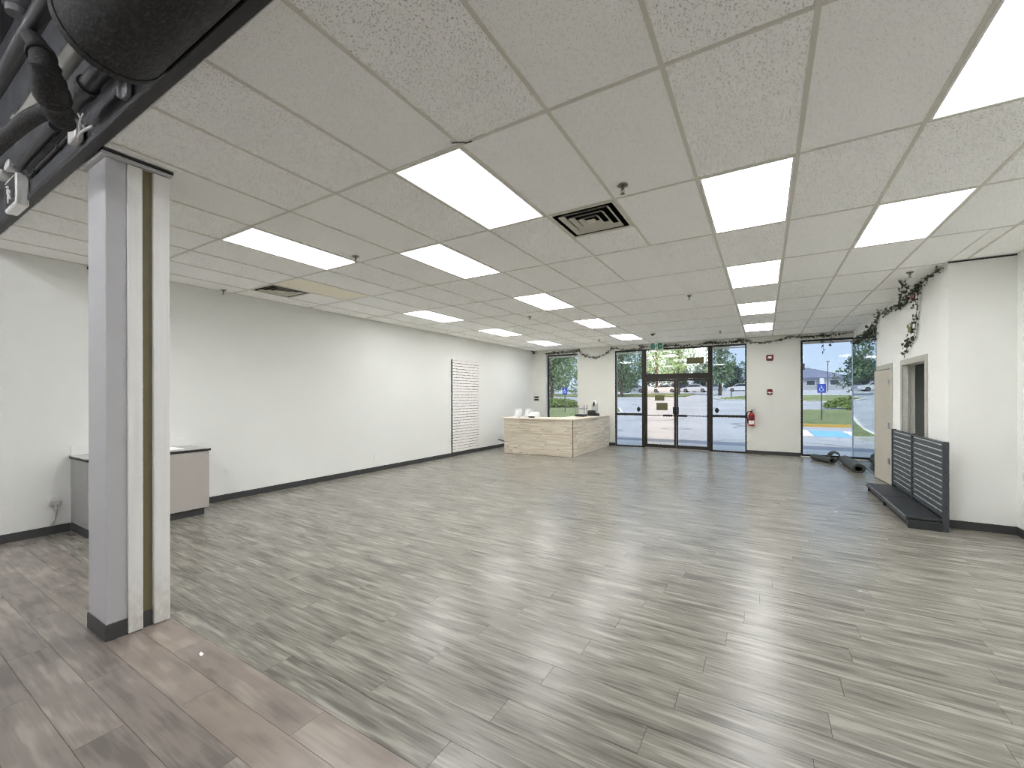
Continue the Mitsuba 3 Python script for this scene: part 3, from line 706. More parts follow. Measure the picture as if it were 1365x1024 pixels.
# ------------------------------------------------------------------ open ceiling: duct, pipes, exit light
def pol(ratio, elev, D):
    e = math.radians(elev)
    return (ratio * D, D * math.cos(e), EYE + D * math.sin(e))
t = thing('air_duct', 'large black insulated round duct in the open ceiling at the top left', 'duct')
dy, dz, drd = .69, 3.185, .19
cyl = tube([(x, dy, dz) for x in np.linspace(-2.46, 2.3, 24)], drd, 32)
put('sleeve', cyl, 'm_duct', t, smooth=40)
put('collar', tube([(-2.50, dy, dz), (-2.46, dy, dz)], drd + .005, 32), 'm_duct', t, smooth=40)
put('end_cap', tube([(-2.64, dy - .03, dz + .09), (-2.50, dy - .01, dz + .03)], [.07, .15], 24), 'm_pipe_grey', t, smooth=40)
put('strap', cat(*[tube([(x, dy, dz), (x + .03, dy, dz)], drd + .004, 32) for x in (-1.4, 0.2, 1.6)]), 'm_black', t, smooth=40)
def pipe(lab, pts, r, m, couplings=(), n=16, cat_='pipe'):
    t = thing('pipe', lab, cat_)
    put('run', tube(spline(pts, 6), r, n), m, t, smooth=40)
    for (p, q) in couplings:
        put('coupling', tube([p, q], r * 1.25, n), m, t, smooth=40)
    return t
p = pol(-1.60, 65.4, 1.90); q = pol(-1.86, 65.4, 1.90)
pipe('short dark pipe between the large duct and the lumpy elbow pipe', [(-2.72, p[1], p[2]), (-3.15, p[1], p[2]), (q[0], p[1], p[2])], .04, 'm_pipe', [((-3.3, p[1], p[2]), (-3.2, p[1], p[2]))])
p = pol(-1.6, 68.5, 2.04)
pipe('pale grey pipe running behind the lumpy elbow pipe', [(-2.80, p[1], p[2]), (-3.6, p[1], p[2]), (-4.75, p[1], p[2])], .04, 'm_pipe_pale', [((-4.4, p[1], p[2]), (-4.3, p[1], p[2]))])
p = pol(-1.6, 72.9, 2.05)
tl = pipe('long straight dark pipe with a lumpy insulated drop crossing the top left corner', [(-2.4, p[1], p[2]), (-3.5, p[1], p[2]), (-6.9, p[1], p[2])], .038, 'm_pipe')
p = pol(-1.6, 65.1, 1.98)
pipe('dark pipe ending beside the white emergency exit box', [(-4.02, p[1], p[2]), (-4.6, p[1], p[2]), (-4.99, p[1], p[2])], .026, 'm_pipe', [((-4.12, p[1], p[2]), (-4.02, p[1], p[2]))])
el = [pol(-1.66, 72.7, 2.03), pol(-1.68, 71.6, 1.86), pol(-1.74, 70.2, 1.74), pol(-1.82, 68.6, 1.70), pol(-1.90, 66.9, 1.70), pol(-1.96, 65.2, 1.70), pol(-1.97, 64.2, 1.71)]
esp = spline(el, 6)
erad = np.interp(np.linspace(0, 1, len(esp)), [0, .2, .4, .62, .8, 1], [.036, .045, .06, .07, .058, .042]) * (1 + .10 * np.array([rng.uniform(-1, 1) for _ in esp]))
dp = put('insulated_drop', tube(esp, erad, 18), 'm_duct', tl, smooth=40)
put('branch', tube(spline([pol(-1.93, 66.6, 1.70), pol(-2.1, 68.0, 1.70), pol(-2.4, 69.0, 1.72), pol(-2.8, 69.8, 1.74)], 6), .04, 14), 'm_duct', dp, smooth=40)
put('clamp', tube([esp[9], esp[10]], erad[9] + .008, 18), 'm_black', dp, smooth=40)
pipe('grey vertical pipe rising to the roof deck at the top left', [(-3.62, .60, 3.72), (-3.62, .60, 4.2), (-3.62, .60, 4.8)], .045, 'm_pipe_grey', [((-3.62, .60, 3.76), (-3.62, .60, 3.84))])
t = thing('cable', 'thin white cable beside the grey vertical pipe', 'cable')
put('run', tube([(-3.50, .56, 3.78), (-3.50, .56, 4.2), (-3.50, .56, 4.79)], .007, 6), 'm_plastic_white', t)
put('clip', box(-3.515, -3.485, .55, .57, 3.77, 3.80, .003), 'm_plastic_white', t)
t = thing('conduit', 'thin black conduit lying along the black bulkhead', 'conduit')
put('run', tube([(-3.85, YE - .034, 3.30), (-4.98, YE - .034, 3.30)], .012, 8), 'm_black', t)
put('strap', cat(*[box(x, x + .02, YE - .05, YE - .02, 3.285, 3.315, .002) for x in (-4.2, -4.8)]), 'm_black', t)
t = thing('hanger_bracket', 'small metal bracket below the large duct at the ceiling edge', 'bracket')
put('arm', cat(box(-2.98, -2.90, .86, .885, CE + .03, CE + .11, .004), box(-2.98, -2.965, .845, .885, CE + .03, CE + .13, .003)), 'm_pipe_grey', t)
t = thing('exit_light', 'white emergency exit box with two lamp heads and a running figure at the left edge', 'exit sign')
x0, x1, y0, y1, z0, z1 = -5.38, -5.02, .825, .897, 3.08, 3.33
put('housing', box(x0, x1, y0, y1, z0, z1, .008), 'm_plastic_white', t)
put('face', box(x0 + .03, x1 - .03, y0 - .003, y0 + .002, z0 + .025, z1 - .025, .001), 'm_black_gloss', t, label='dark pictogram face')
ey = y0 + .002
put('figure', runner(-1, x0 + .17, z0 + .045, .15), 'm_plastic_white', t, label='white running figure')
for x in (x0 + .04, x1 - .05):
    lh = put('lamp_head', mv(along(lathe([(0, 0), (.028, 0), (.05, .05), (.048, .06), (0, .062)], 20), (.1, -.9, .15)), x, .845, z1 + .035), 'm_plastic_white', t, smooth=35)
    put('stem', tube([(x, .86, z1 - .01), (x, .85, z1 + .04)], .009, 8), 'm_plastic_white', lh)

# unseen strip lights added behind the camera to light the column and near floor
for k, (x, y) in enumerate(((-5.6, -1.2), (-3.0, -1.2), (-0.4, -1.2), (-5.6, -2.7), (-3.0, -2.7), (-0.4, -2.7))):
    t = thing('added_strip_light', 'unseen hanging strip light added in the back area, ' + ('front row by the left wall', 'front row middle', 'front row right', 'rear row by the left wall', 'rear row middle', 'rear row right')[k], 'strip light', 'added strip lights of the back area')
    put('housing', cat(box(x - .6, x + .6, y - .05, y + .05, 4.27, 4.32, .006)), 'm_white_metal', t)
    put('tube', tube([(x - .57, y, 4.245), (x + .57, y, 4.245)], .02, 12), 'm_white_metal', t, emitter={'type': 'area', 'radiance': {'type': 'rgb', 'value': [STRIP, STRIP, STRIP * 1.03]}})
    put('chain', cat(tube([(x - .5, y, 4.32), (x - .5, y, DECK)], .005, 6), tube([(x + .5, y, 4.32), (x + .5, y, DECK)], .005, 6)), 'm_pipe', t)

# ------------------------------------------------------------------ right wall: mirror, doors
t = thing('wall_mirror', 'tall mirror on the right wall reflecting the corner window and mats', 'mirror')
put('glass', box(XR - .006, XR - .0005, 10.60, YF - .003, .02, 2.945), 'm_mirror', t)
put('edge', cat(box(XR - .008, XR, 10.592, 10.60, .012, 2.95), box(XR - .008, XR, 10.60, YF - .003, .008, .02)), 'm_chrome', t)

def door_frame(d, t):
    w = .085
    return cat(box(XR - .018, XR + .14, d[0] - w, d[0], 0, DH + w, .004), box(XR - .018, XR + .14, d[1], d[1] + w, 0, DH + w, .004), box(XR - .018, XR + .14, d[0], d[1], DH, DH + w, .004),
               box(XR + .05, XR + .075, d[0], d[0] + .02, 0, DH), box(XR + .05, XR + .075, d[1] - .02, d[1], 0, DH))
t = thing('door_3', 'beige door standing ajar in its frame beside the mirror', 'door', None, 'structure')
put('frame', door_frame(D1, t), 'm_door_frame', t)
hx, hy = XR + .012, D1[0] + .10
ang = math.radians(5)
lf = box(0, .85, -.04, 0, .012, DH - .008, .003)
def d1m(m):
    return mv(rotz(m, PI / 2 + ang), hx, hy, 0)
put('leaf', d1m(lf), 'm_door', t)
for z in (.42, 1.04, 1.80):
    put('hinge', cat(tube([(hx - .035, hy - .012, z - .05), (hx - .035, hy - .012, z + .05)], .011, 10), box(hx - .035, hx - .02, D1[0] - .002, hy, z - .045, z + .045, .002)), 'm_chrome', t)
put('jamb_strip', box(XR - .004, XR + .03, D1[0], D1[0] + .035, 0, DH), 'm_door_frame', t)
t = thing('door_4', 'grey door frame with a dark opening behind the display stand', 'door', None, 'structure')
put('frame', door_frame(D2, t), 'm_door_frame', t)
put('leaf', mv(rotz(box(0, .90, 0, .04, .012, DH - .01, .003), math.radians(52)), XR + .135, D2[0] + .06, 0), 'm_door_grey', t)
put('lever', cat(box(XR + .04, XR + .11, D2[0] - .001, D2[0] + .028, .97, 1.07, .004), tube([(XR + .07, D2[0] + .02, 1.03), (XR + .07, D2[0] + .075, 1.03), (XR + .0, D2[0] + .085, 1.03)], .011, 8)), 'm_black', t, label='black lever handle')

# ------------------------------------------------------------------ display stand (gondola)
t = thing('display_gondola', 'dark low slatted display stand with a base deck in front of the right wall', 'display stand')
for sec, (a, b) in enumerate(((6.66, 7.845), (7.865, 8.89))):
    bk = put('back_panel', box(1.775, 1.79, a + .03, b - .03, .13, 1.0), 'm_gondola', t)
    n = 12; z0, z1 = .15, .99; pz = (z1 - z0) / n
    for k in range(n):
        put('slat', box(1.752, 1.776, a + .035, b - .035, z0 + k * pz + .009, z0 + (k + 1) * pz - .009, .003), 'm_gondola', bk)
        put('groove', box(1.764, 1.776, a + .035, b - .035, z0 + (k + 1) * pz - .0085, z0 + (k + 1) * pz + .0085), 'm_gondola_strip', bk)
    put('top_rail', box(1.748, 1.796, a + .02, b - .02, 1.0, 1.02, .003), 'm_gondola', t)
    dk = put('deck', box(1.44, 1.76, a + .004, b - .004, .105, .135, .006), 'm_gondola_deck', t)
    put('kick_plate', box(1.475, 1.49, a + .01, b - .01, .012, .105, .002), 'm_gondola_deck', t)
    put('front_lip', box(1.428, 1.442, a + .004, b - .004, .085, .142, .003), 'm_gondola', t)
    put('lip_strip', box(1.4265, 1.4285, a + .02, b - .02, .128, .140), 'm_pipe_grey', t)
for y in (6.655, 7.855, 8.885):
    put('upright', box(1.745, 1.80, y - .012, y + .022, .0, 1.03, .004), 'm_gondola', t)
    put('foot', box(1.45, 1.80, y - .010, y + .018, .0, .10, .004), 'm_gondola_deck', t)
put('bolt_hole', cat(*[mv(along(lathe([(0, 0), (.008, 0), (.008, .002), (0, .002)], 10), (0, -1, 0)), 1.772, 6.643, z) for z in (.28, .68)]), 'm_black', t)

# ------------------------------------------------------------------ rolled mats
def roll(p, q, r, turns, th, lab, sq=1.0):
    p, q = np.array(p, float), np.array(q, float); L = np.linalg.norm(q - p)
    a = np.linspace(0, 2 * PI * turns, int(26 * turns)); rad = r - (th * 1.25) * (a / (2 * PI))
    out = np.stack([np.cos(a) * rad, np.sin(a) * rad * sq], 1); inn = np.stack([np.cos(a) * (rad - th), np.sin(a) * (rad - th) * sq], 1)
    pl = Polygon(np.vstack([out, inn[::-1]])).buffer(0)
    if pl.geom_type != 'Polygon':
        pl = max(pl.geoms, key=lambda g: g.area)
    m = extrude(pl, L)
    d = (q - p) / L; s = np.cross([0, 0, 1.0], d); s /= np.linalg.norm(s)
    M = np.eye(4); M[:3, 0] = s; M[:3, 1] = np.cross(d, s); M[:3, 2] = d; M[:3, 3] = p
    m.apply_transform(M); m.apply_translation((0, 0, -m.bounds[0][2] + .001))
    k = thing('rolled_mat', lab, 'rolled mat', 'rolled rubber mats by the corner window')
    put('roll', m, 'm_mat', k, smooth=30)
    inner = tube([p + d * .02, q - d * .02], (r - th * 1.3 * turns) * .55, 10)
    return k
roll((1.04, 12.62, .1), (1.34, 12.02, .1), .10, 2.2, .016, 'short dark rolled mat, the leftmost on the floor by the corner window', .75)
roll((1.585, 12.22, .11), (1.63, 10.80, .11), .12, 2.3, .018, 'long grey rolled mat lying nearest the mirror with its open end to the camera', .85)
roll((1.43, 12.52, .14), (1.46, 12.86, .14), .135, 1.2, .028, 'black mat curled into a ring, standing behind the two rolls', .9)

# ------------------------------------------------------------------ garlands
def leaf_mesh(c, d, s, w=.45):
    d = np.array(d, float); d /= np.linalg.norm(d)
    a = np.cross(d, [rng.uniform(-1, 1), rng.uniform(-1, 1), rng.uniform(-1, 1)]); a /= np.linalg.norm(a)
    n = np.cross(d, a); c = np.array(c, float)
    return [c, c + d * s * .5 + a * s * w + n * s * .12, c + d * s, c + d * s * .5 - a * s * w + n * s * .12], [(0, 1, 2), (0, 2, 3)]
def garland(lab, paths, per_m=60, size=.05, spread=.03):
    t = thing('leaf_garland', lab, 'garland')
    stems, V, F = [], [], []
    for pts in paths:
        sp = spline(pts, 8); stems.append(tube(sp, .0035, 5))
        seg = np.linalg.norm(np.diff(sp, axis=0), axis=1); L = seg.sum(); cum = np.r_[0, np.cumsum(seg)]
        for _ in range(int(L * per_m)):
            u = rng.uniform(0, L); c = np.array([np.interp(u, cum, sp[:, i]) for i in range(3)])
            c = c + np.array([rng.gauss(0, spread) for _ in range(3)]) * .5
            v, f = leaf_mesh(c, (rng.uniform(-1, 1), rng.uniform(-1, 1), rng.uniform(-1.2, .5)), size * rng.uniform(.6, 1.25))
            b = len(V); V += [tuple(x) for x in v]; F += [tuple(b + i for i in q) for q in f]
    V = np.array(V)
    V[:, 1] = np.minimum(V[:, 1], YF - .004); V[:, 2] = np.minimum(V[:, 2], CE - .006); V[:, 0] = np.where(V[:, 1] > YC, np.minimum(V[:, 0], XR - .012), V[:, 0])
    put('stem', cat(*stems), 'm_stem', t, smooth=True)
    put('leaves', trimesh.Trimesh(V, np.array(F), process=False), 'm_leaf_dark', t, kind='stuff')
    return t
yg = YF - .03
def swag(x0, z0, x1, z1, sag, y=yg):
    return [(x0 + (x1 - x0) * u, y, z0 + (z1 - z0) * u - sag * 4 * u * (1 - u)) for u in (0, .25, .5, .75, 1)]
garland('dark leaf garland along the top of the narrow window and sagging left of the entrance', [swag(-6.5, 3.02, -5.3, 3.09, -.0), swag(-6.2, 3.05, -5.2, 3.1, .05), swag(-5.3, 3.09, -4.1, 3.08, .27)], 70, .05)
garland('dark leaf garland draped along the wall above the entrance doors', [swag(-4.1, 3.08, -3.1, 3.06, .07), swag(-3.3, 3.10, -2.3, 3.05, .04), swag(-2.5, 3.08, -1.2, 3.08, .06), swag(-1.4, 3.10, -.35, 3.07, .05), swag(-1.3, 3.05, -.4, 3.1, .02)], 60, .05)
garland('dark leaf garland sagging along the wall above the red fire alarm', [swag(-.4, 3.02, .6, 3.10, .07), swag(.5, 3.1, 1.3, 3.08, .03)], 75, .045)
garland('pair of leaf strands hanging in front of the corner window', [[(1.26, YF - .06, 3.12), (1.25, YF - .07, 2.95), (1.265, YF - .07, 2.75), (1.25, YF - .06, 2.60)], [(1.42, YF - .06, 3.12), (1.43, YF - .07, 2.95), (1.41, YF - .06, 2.78)], swag(.8, 3.08, 1.85, 3.11, .03)], 34, .05, .02)
xg = XR - .03
garland('dark leaf garland running along the top of the right wall above the mirror and doors', [
    [(xg, 12.9, 2.82), (xg, 12.0, 2.84), (xg, 11.2, 2.86), (xg, 10.5, 3.0), (xg, 10.35, 3.09)],
    [(xg, 10.35, 3.09), (xg, 9.6, 3.02), (xg, 8.9, 2.98), (xg, 8.4, 3.02), (xg, 7.9, 3.08)],
    [(xg, 9.0, 2.99), (xg, 8.5, 2.97), (xg, 8.0, 3.05), (xg, 7.4, 3.10), (xg, 7.0, 3.10)],
    [(xg, 12.0, 2.84), (xg, 11.6, 2.72), (xg, 11.3, 2.6)], [(xg, 11.1, 2.86), (xg, 10.95, 2.7), (xg, 10.8, 2.55)], [(xg, 10.35, 3.1), (xg, 10.4, 2.9), (xg, 10.5, 2.62)]], 52, .05, .055)
garland('leaf strand hanging down the right wall to the grey door frame', [[(xg, 7.85, 3.1), (xg, 7.95, 2.85), (xg, 8.02, 2.6), (xg, 8.1, 2.42), (xg, 8.35, 2.32), (xg, 8.55, 2.2), (xg, 8.6, 2.13)]], 60, .06, .06)
garland('short leaf strand hanging from the ceiling beside the right wall sprinkler', [[(1.60, 7.62, 3.13), (1.605, 7.63, 3.0), (1.59, 7.62, 2.90), (1.60, 7.62, 2.84)], [(1.64, 7.62, 3.13), (1.65, 7.62, 2.98), (1.62, 7.62, 2.88)]], 110, .045, .04)
def butterfly(lab, c, s, m):
    t = thing('butterfly_ornament', lab, 'butterfly ornament')
    x, y, z = c
    put('body', tube([(x, y, z - s * .5), (x, y, z + s * .5)], s * .07, 8), 'm_stem', t, smooth=True)
    for k in (-1, 1):
        pts = [(0, 0), (.9, .75), (1.05, .3), (.7, 0), (.85, -.5), (.4, -.75), (0, -.25)]
        w = extrude(Polygon([(a * s * .8, b * s * .8) for a, b in pts]), .004)
        w.apply_transform(trimesh.geometry.align_vectors([0, 0, 1], [-1, 0, 0]))
        ww = trimesh.creation.extrude_polygon(Polygon([(k * a * s * .8, b * s * .8) for a, b in pts]), .003, engine='earcut')
        M = np.array([[0, 0, -1, x - .006], [1, 0, 0, y], [0, 1, 0, z], [0, 0, 0, 1.0]])
        ww.apply_transform(M); ww.apply_transform(trimesh.transformations.rotation_matrix(k * .35, [0, 0, 1], c))
        put('wing', ww, m, t)
butterfly('reddish butterfly ornament on the garland of the right wall', (xg - .03, 7.93, 2.94), .095, 'm_butterfly_red')
butterfly('olive butterfly ornament on the leaf strand above the grey door frame', (xg - .03, 8.07, 2.52), .11, 'm_butterfly_green')

# ------------------------------------------------------------------ bits on the floor
for k, (x, y, lab) in enumerate(((-2.925, 1.212, 'small pale scrap on the floor beside the column'), (.826, 7.057, 'small white scrap on the floor before the display stand'), (.653, 4.292, 'tiny white crumb on the open floor towards the right'))):
    t = thing('floor_scrap', lab, 'scrap')
    s = (.022, .03, .012)[k]
    put('chip', trimesh.convex.convex_hull(np.array([(x + rng.uniform(-1, 1) * s, y + rng.uniform(-1, 1) * s * .6, .0005 + rng.uniform(0, 1) * .008) for _ in range(12)])), 'm_paper', t)

# ------------------------------------------------------------------ outside
def gz(y):
    return -.10 if y < 26 else (-.10 + .045 * (y - 26) if y < 75 else 2.105 + .02 * (y - 75))
def strip(x0, x1, ys, dz, nx=2):
    xs = np.linspace(x0, x1, nx); V, F = [], []
    for y in ys:
        V += [(x, y, gz(y) + dz) for x in xs]
    for i in range(len(ys) - 1):
        for j in range(nx - 1):
            a = i * nx + j
            F += [(a, a + 1, a + nx + 1), (a, a + nx + 1, a + nx)]
    return trimesh.Trimesh(np.array(V), np.array(F), process=False)
def ground_poly(pts, dz, th=.12):
    """a raised patch of ground following the slope"""
    pl = Polygon(pts)
    m = extrude(pl, th); m = m.subdivide_to_size(4.0) if hasattr(m, 'subdivide_to_size') else m
    v = np.array(m.vertices); v[:, 2] += np.array([gz(y) for y in v[:, 1]]) + dz - th + .0
    return trimesh.Trimesh(v, m.faces, process=False)
struct('parking_lot', strip(-90, 90, [YF + .25, 26, 40, 55, 75, 200], 0, 2), 'm_asphalt', 'pale asphalt parking lot and street outside the shopfront', 'pavement')
struct('sidewalk', box(-30, 30, YF + .26, 15.2, -.14, -.03), 'm_concrete', 'pale concrete sidewalk right outside the shopfront', 'pavement')
isl = [(1.3, 20.6), (1.15, 20.1), (.7, 19.8), (.3, 19.9), (.0, 20.3), (-.1, 21.2), (-.25, 24.0), (-.55, 28.0), (-1.0, 33.0), (-.7, 36.5), (1.0, 37.6), (30, 40), (30, 26.9), (1.3, 26.9)]
def ring_poly(pts, w):
    p = Polygon(pts); return p.difference(p.buffer(-w))
def lift(pl, dz, th):
    m = extrude(pl, th).subdivide_to_size(5.0)
    v = np.array(m.vertices); v[:, 2] += np.array([gz(y) for y in v[:, 1]]) + dz - th
    return trimesh.Trimesh(v, m.faces, process=False)
t = thing('lawn', 'grass island with a blue accessible parking sign outside the corner window', 'lawn', None, 'structure')
put('turf', lift(Polygon(isl).buffer(-.16), .13, .13), 'm_grass', t)
cpl = ring_poly(isl, .16)
ybox = Polygon([(1.31, 26.5), (30, 26.5), (30, 27.2), (1.31, 27.2)])
put('curb', lift(cpl.difference(ybox), .14, .14), 'm_concrete', t)
put('yellow_curb', lift(cpl.intersection(ybox), .14, .14), 'm_curb_yellow', t, label='yellow painted curb')
t = thing('lawn', 'left lawn with a sign post seen through the narrow window', 'lawn', None, 'structure')
L2 = [(-9.4, 30.5), (-9.0, 29.2), (-10.5, 27.6), (-13, 26.6), (-45, 26.2), (-45, 41), (-14, 40), (-11, 37), (-9.6, 33)]
put('turf', lift(Polygon(L2).buffer(-.16), .13, .13), 'm_grass', t)
put('curb', lift(ring_poly(L2, .16), .14, .14), 'm_concrete', t)
t = thing('lawn', 'far grass verge beyond the street in front of the parked cars', 'lawn', None, 'structure')
L3 = [(-70, 62), (-9, 60), (-9, 69), (-70, 71)]
put('turf', lift(Polygon(L3), .12, .12), 'm_grass', t)
t = thing('lawn', 'far grass patch by the bench seen through the right sidelight', 'lawn', None, 'structure')
L4 = [(-5.2, 55), (-4.0, 51.5), (14, 46), (40, 46), (40, 62), (-2, 62)]
put('turf', lift(Polygon(L4).buffer(-.2), .13, .13), 'm_grass', t)
put('curb', lift(ring_poly(L4, .2), .14, .14), 'm_concrete', t)
t = thing('parking_marking', 'blue painted accessible parking square with white bars on the asphalt', 'road marking')
put('square', box(1.80, 3.05, 21.0, 24.6, -.0995, -.094), 'm_blue_paint', t)
put('bar', box(1.35, 1.75, 21.2, 24.8, -.0995, -.094), 'm_white_paint', t)
put('bar', box(3.10, 3.5, 21.0, 24.5, -.0995, -.094), 'm_white_paint', t)
def wheel_sym(x, z, s, y, m, t):
    P = lambda a, b: (x + a * s, y, z + b * s)
    put('symbol', cat(mv(trimesh.creation.icosphere(1, .07 * s), x - .05 * s, y, z + .36 * s), tube([P(-.05, .26), P(-.03, -.02), P(.15, -.02), P(.22, -.26), P(.3, -.26)], .035 * s, 6),
                      tube([P(-.04, .14), P(.12, .14)], .03 * s, 6), tube([P(-.1, .1), P(-.22, -.02), P(-.24, -.2), P(-.12, -.36), P(.05, -.37), P(.16, -.26)], .03 * s, 6)), m, t)
def sign(lab, x, y, h, plate):
    t = thing('parking_sign', lab, 'sign', 'blue parking signs')
    z = gz(y) + .12
    put('post', box(x - .03, x + .03, y - .02, y + .02, z - .2, z + h, .004), 'm_post', t)
    put('plate', box(x - plate * .5, x + plate * .5, y - .035, y - .022, z + h - plate * 1.25, z + h, .004), 'm_sign_blue', t, label='blue sign plate')
    wheel_sym(x, z + h - plate * .62, plate, y - .04, 'm_white_paint', t)
sign('blue accessible parking sign on a post on the grass outside the corner window', 2.78, 29.4, 2.05, .40)
sign('blue parking sign on a post seen through the narrow window behind the desk', -13.75, 31.2, 2.0, .42)

def tree(lab, x, y, h, w, li, n=2600, base=.3, name='broadleaf_tree', leaf=.34, seed=0, group='trees along the street'):
    r = random.Random(seed + 100)
    t = thing(name, lab, 'tree', group)
    z0 = gz(y); V, F = [], []
    br = [tube([(x, y, z0 - .1), (x + .05, y, z0 + h * .35), (x + .1, y, z0 + h * .8)], [h * .022, h * .018, h * .004], 8)]
    blobs = []
    for k in range(11):
        a = r.uniform(0, 2 * PI); u = r.uniform(base + .1, .92); rad = w * .33 * (1.15 - abs(u - .55) * 1.2) * r.uniform(.7, 1.1)
        d = w * .28 * r.uniform(.3, 1.1) * (1.2 - u * .8)
        c = (x + math.cos(a) * d, y + math.sin(a) * d, z0 + h * u); blobs.append((c, rad))
        br.append(tube([(x, y, z0 + h * max(.2, u - .25)), c], [h * .010, h * .003], 5))
    for _ in range(n):
        c, rad = r.choice(blobs)
        v = np.array([r.gauss(0, 1) for _ in range(3)]); v = v / np.linalg.norm(v) * rad * r.uniform(.55, 1.0) ** .5
        p = np.array(c) + v * [1, 1, .85]
        d = np.array([r.uniform(-1, 1) for _ in range(3)]); d /= np.linalg.norm(d)
        a = np.cross(d, [r.uniform(-1, 1), r.uniform(-1, 1), r.uniform(-1, 1)]); a /= np.linalg.norm(a)
        s = leaf * r.uniform(.6, 1.2); b = len(V)
        V += [p, p + d * s * .5 + a * s * .35, p + d * s, p + d * s * .5 - a * s * .35]; F += [(b, b + 1, b + 2), (b, b + 2, b + 3)]
    put('trunk', cat(*br), 'm_trunk', t, smooth=40)
    put('foliage', trimesh.Trimesh(np.array(V), np.array(F), process=False), f'm_leaf{li}', t, kind='stuff')
def conifer(lab, x, y, h, w, li, seed=0):
    r = random.Random(seed + 500); t = thing('conifer', lab, 'tree', 'conifers beyond the street')
    z0 = gz(y); V, F = [], []
    for _ in range(1100):
        u = r.uniform(.08, 1) ; rad = w * .5 * (1 - u) * (0.75 + .25 * math.cos(u * 60)) + .05; a = r.uniform(0, 2 * PI); q = rad * math.sqrt(r.uniform(.2, 1))
        p = np.array([x + math.cos(a) * q, y + math.sin(a) * q, z0 + h * u]); d = np.array([math.cos(a), math.sin(a), -.5]); s = .35
        e = np.array([-math.sin(a), math.cos(a), r.uniform(-.4, .4)]); b = len(V)
        V += [p, p + d * s * .5 + e * s * .3, p + d * s, p + d * s * .5 - e * s * .3]; F += [(b, b + 1, b + 2), (b, b + 2, b + 3)]
    put('trunk', tube([(x, y, z0 - .1), (x, y, z0 + h * .95)], [h * .02, .02], 8), 'm_trunk', t)
    put('foliage', trimesh.Trimesh(np.array(V), np.array(F), process=False), f'm_leaf{li}', t, kind='stuff')
tree('dense green tree filling the narrow window behind the desk', -22.5, 47, 10.0, 10.0, 0, 7000, .02, seed=1)
tree('green tree at the right side of the narrow window', -30.5, 64, 11.5, 9.0, 1, 4500, .06, seed=2)
tree('dark leafy tree seen through the left sidelight', -17.6, 60, 9.8, 8.0, 2, 5500, .06, seed=3)
tree('bright green tree filling the left of the transom window', -17.2, 81, 12.2, 8.4, 1, 3000, .25, seed=4)
tree('bright green tree filling the right of the transom window', -10.9, 66, 10.0, 5.6, 0, 3000, .25, seed=5)
tree('tall tree between the transom and the right sidelight', -5.2, 64, 10.2, 4.8, 2, 3400, .12, seed=6)
tree('young leafy tree on the grass outside the corner window', 6.3, 44, 4.3, 2.6, 3, 900, .3, leaf=.26, seed=8)
conifer('taller of two spruce trees seen through the right sidelight', -2.2, 92, 9.2, 3.6, 3, 1)
conifer('shorter of two spruce trees seen through the right sidelight', -.6, 97, 8.2, 2.8, 3, 2)
def shrub(lab, x, y, w, d, h, n, seed):
    r = random.Random(seed); t = thing('shrub', lab, 'shrub', 'shrub beds on the lawns'); V, F = [], []
    put('stems', cat(*[tube([(x + r.uniform(-.4, .4) * w, y + r.uniform(-.4, .4) * d, gz(y) + .05), (x + r.uniform(-.45, .45) * w, y + r.uniform(-.4, .4) * d, gz(y) + h * .8)], .02, 5) for _ in range(14)]), 'm_trunk', t)
    for _ in range(n):
        a, q = r.uniform(0, 2 * PI), math.sqrt(r.random()); px, py = math.cos(a) * q, math.sin(a) * q
        z = gz(y + py * d / 2) + .12 + h * math.sqrt(max(0, 1 - q * q)) * r.uniform(.5, 1)
        p = np.array([x + px * w / 2, y + py * d / 2, z]); dd = np.array([r.uniform(-1, 1), r.uniform(-1, 1), r.uniform(-.2, 1)]); dd /= np.linalg.norm(dd)
        e = np.cross(dd, [r.uniform(-1, 1), r.uniform(-1, 1), .3]); e /= np.linalg.norm(e); s = .3; b = len(V)
        V += [p, p + dd * s * .5 + e * s * .35, p + dd * s, p + dd * s * .5 - e * s * .35]; F += [(b, b + 1, b + 2), (b, b + 2, b + 3)]
    put('leaves', trimesh.Trimesh(np.array(V), np.array(F), process=False), 'm_shrub', t, kind='stuff')
shrub('wide yellow-green shrub bed on the grass outside the corner window', 6.2, 39.5, 4.6, 4.0, .75, 1800, 3)
shrub('low shrub bed below the tree seen through the narrow window', -17.6, 37.2, 5.5, 2.6, .7, 1500, 4)

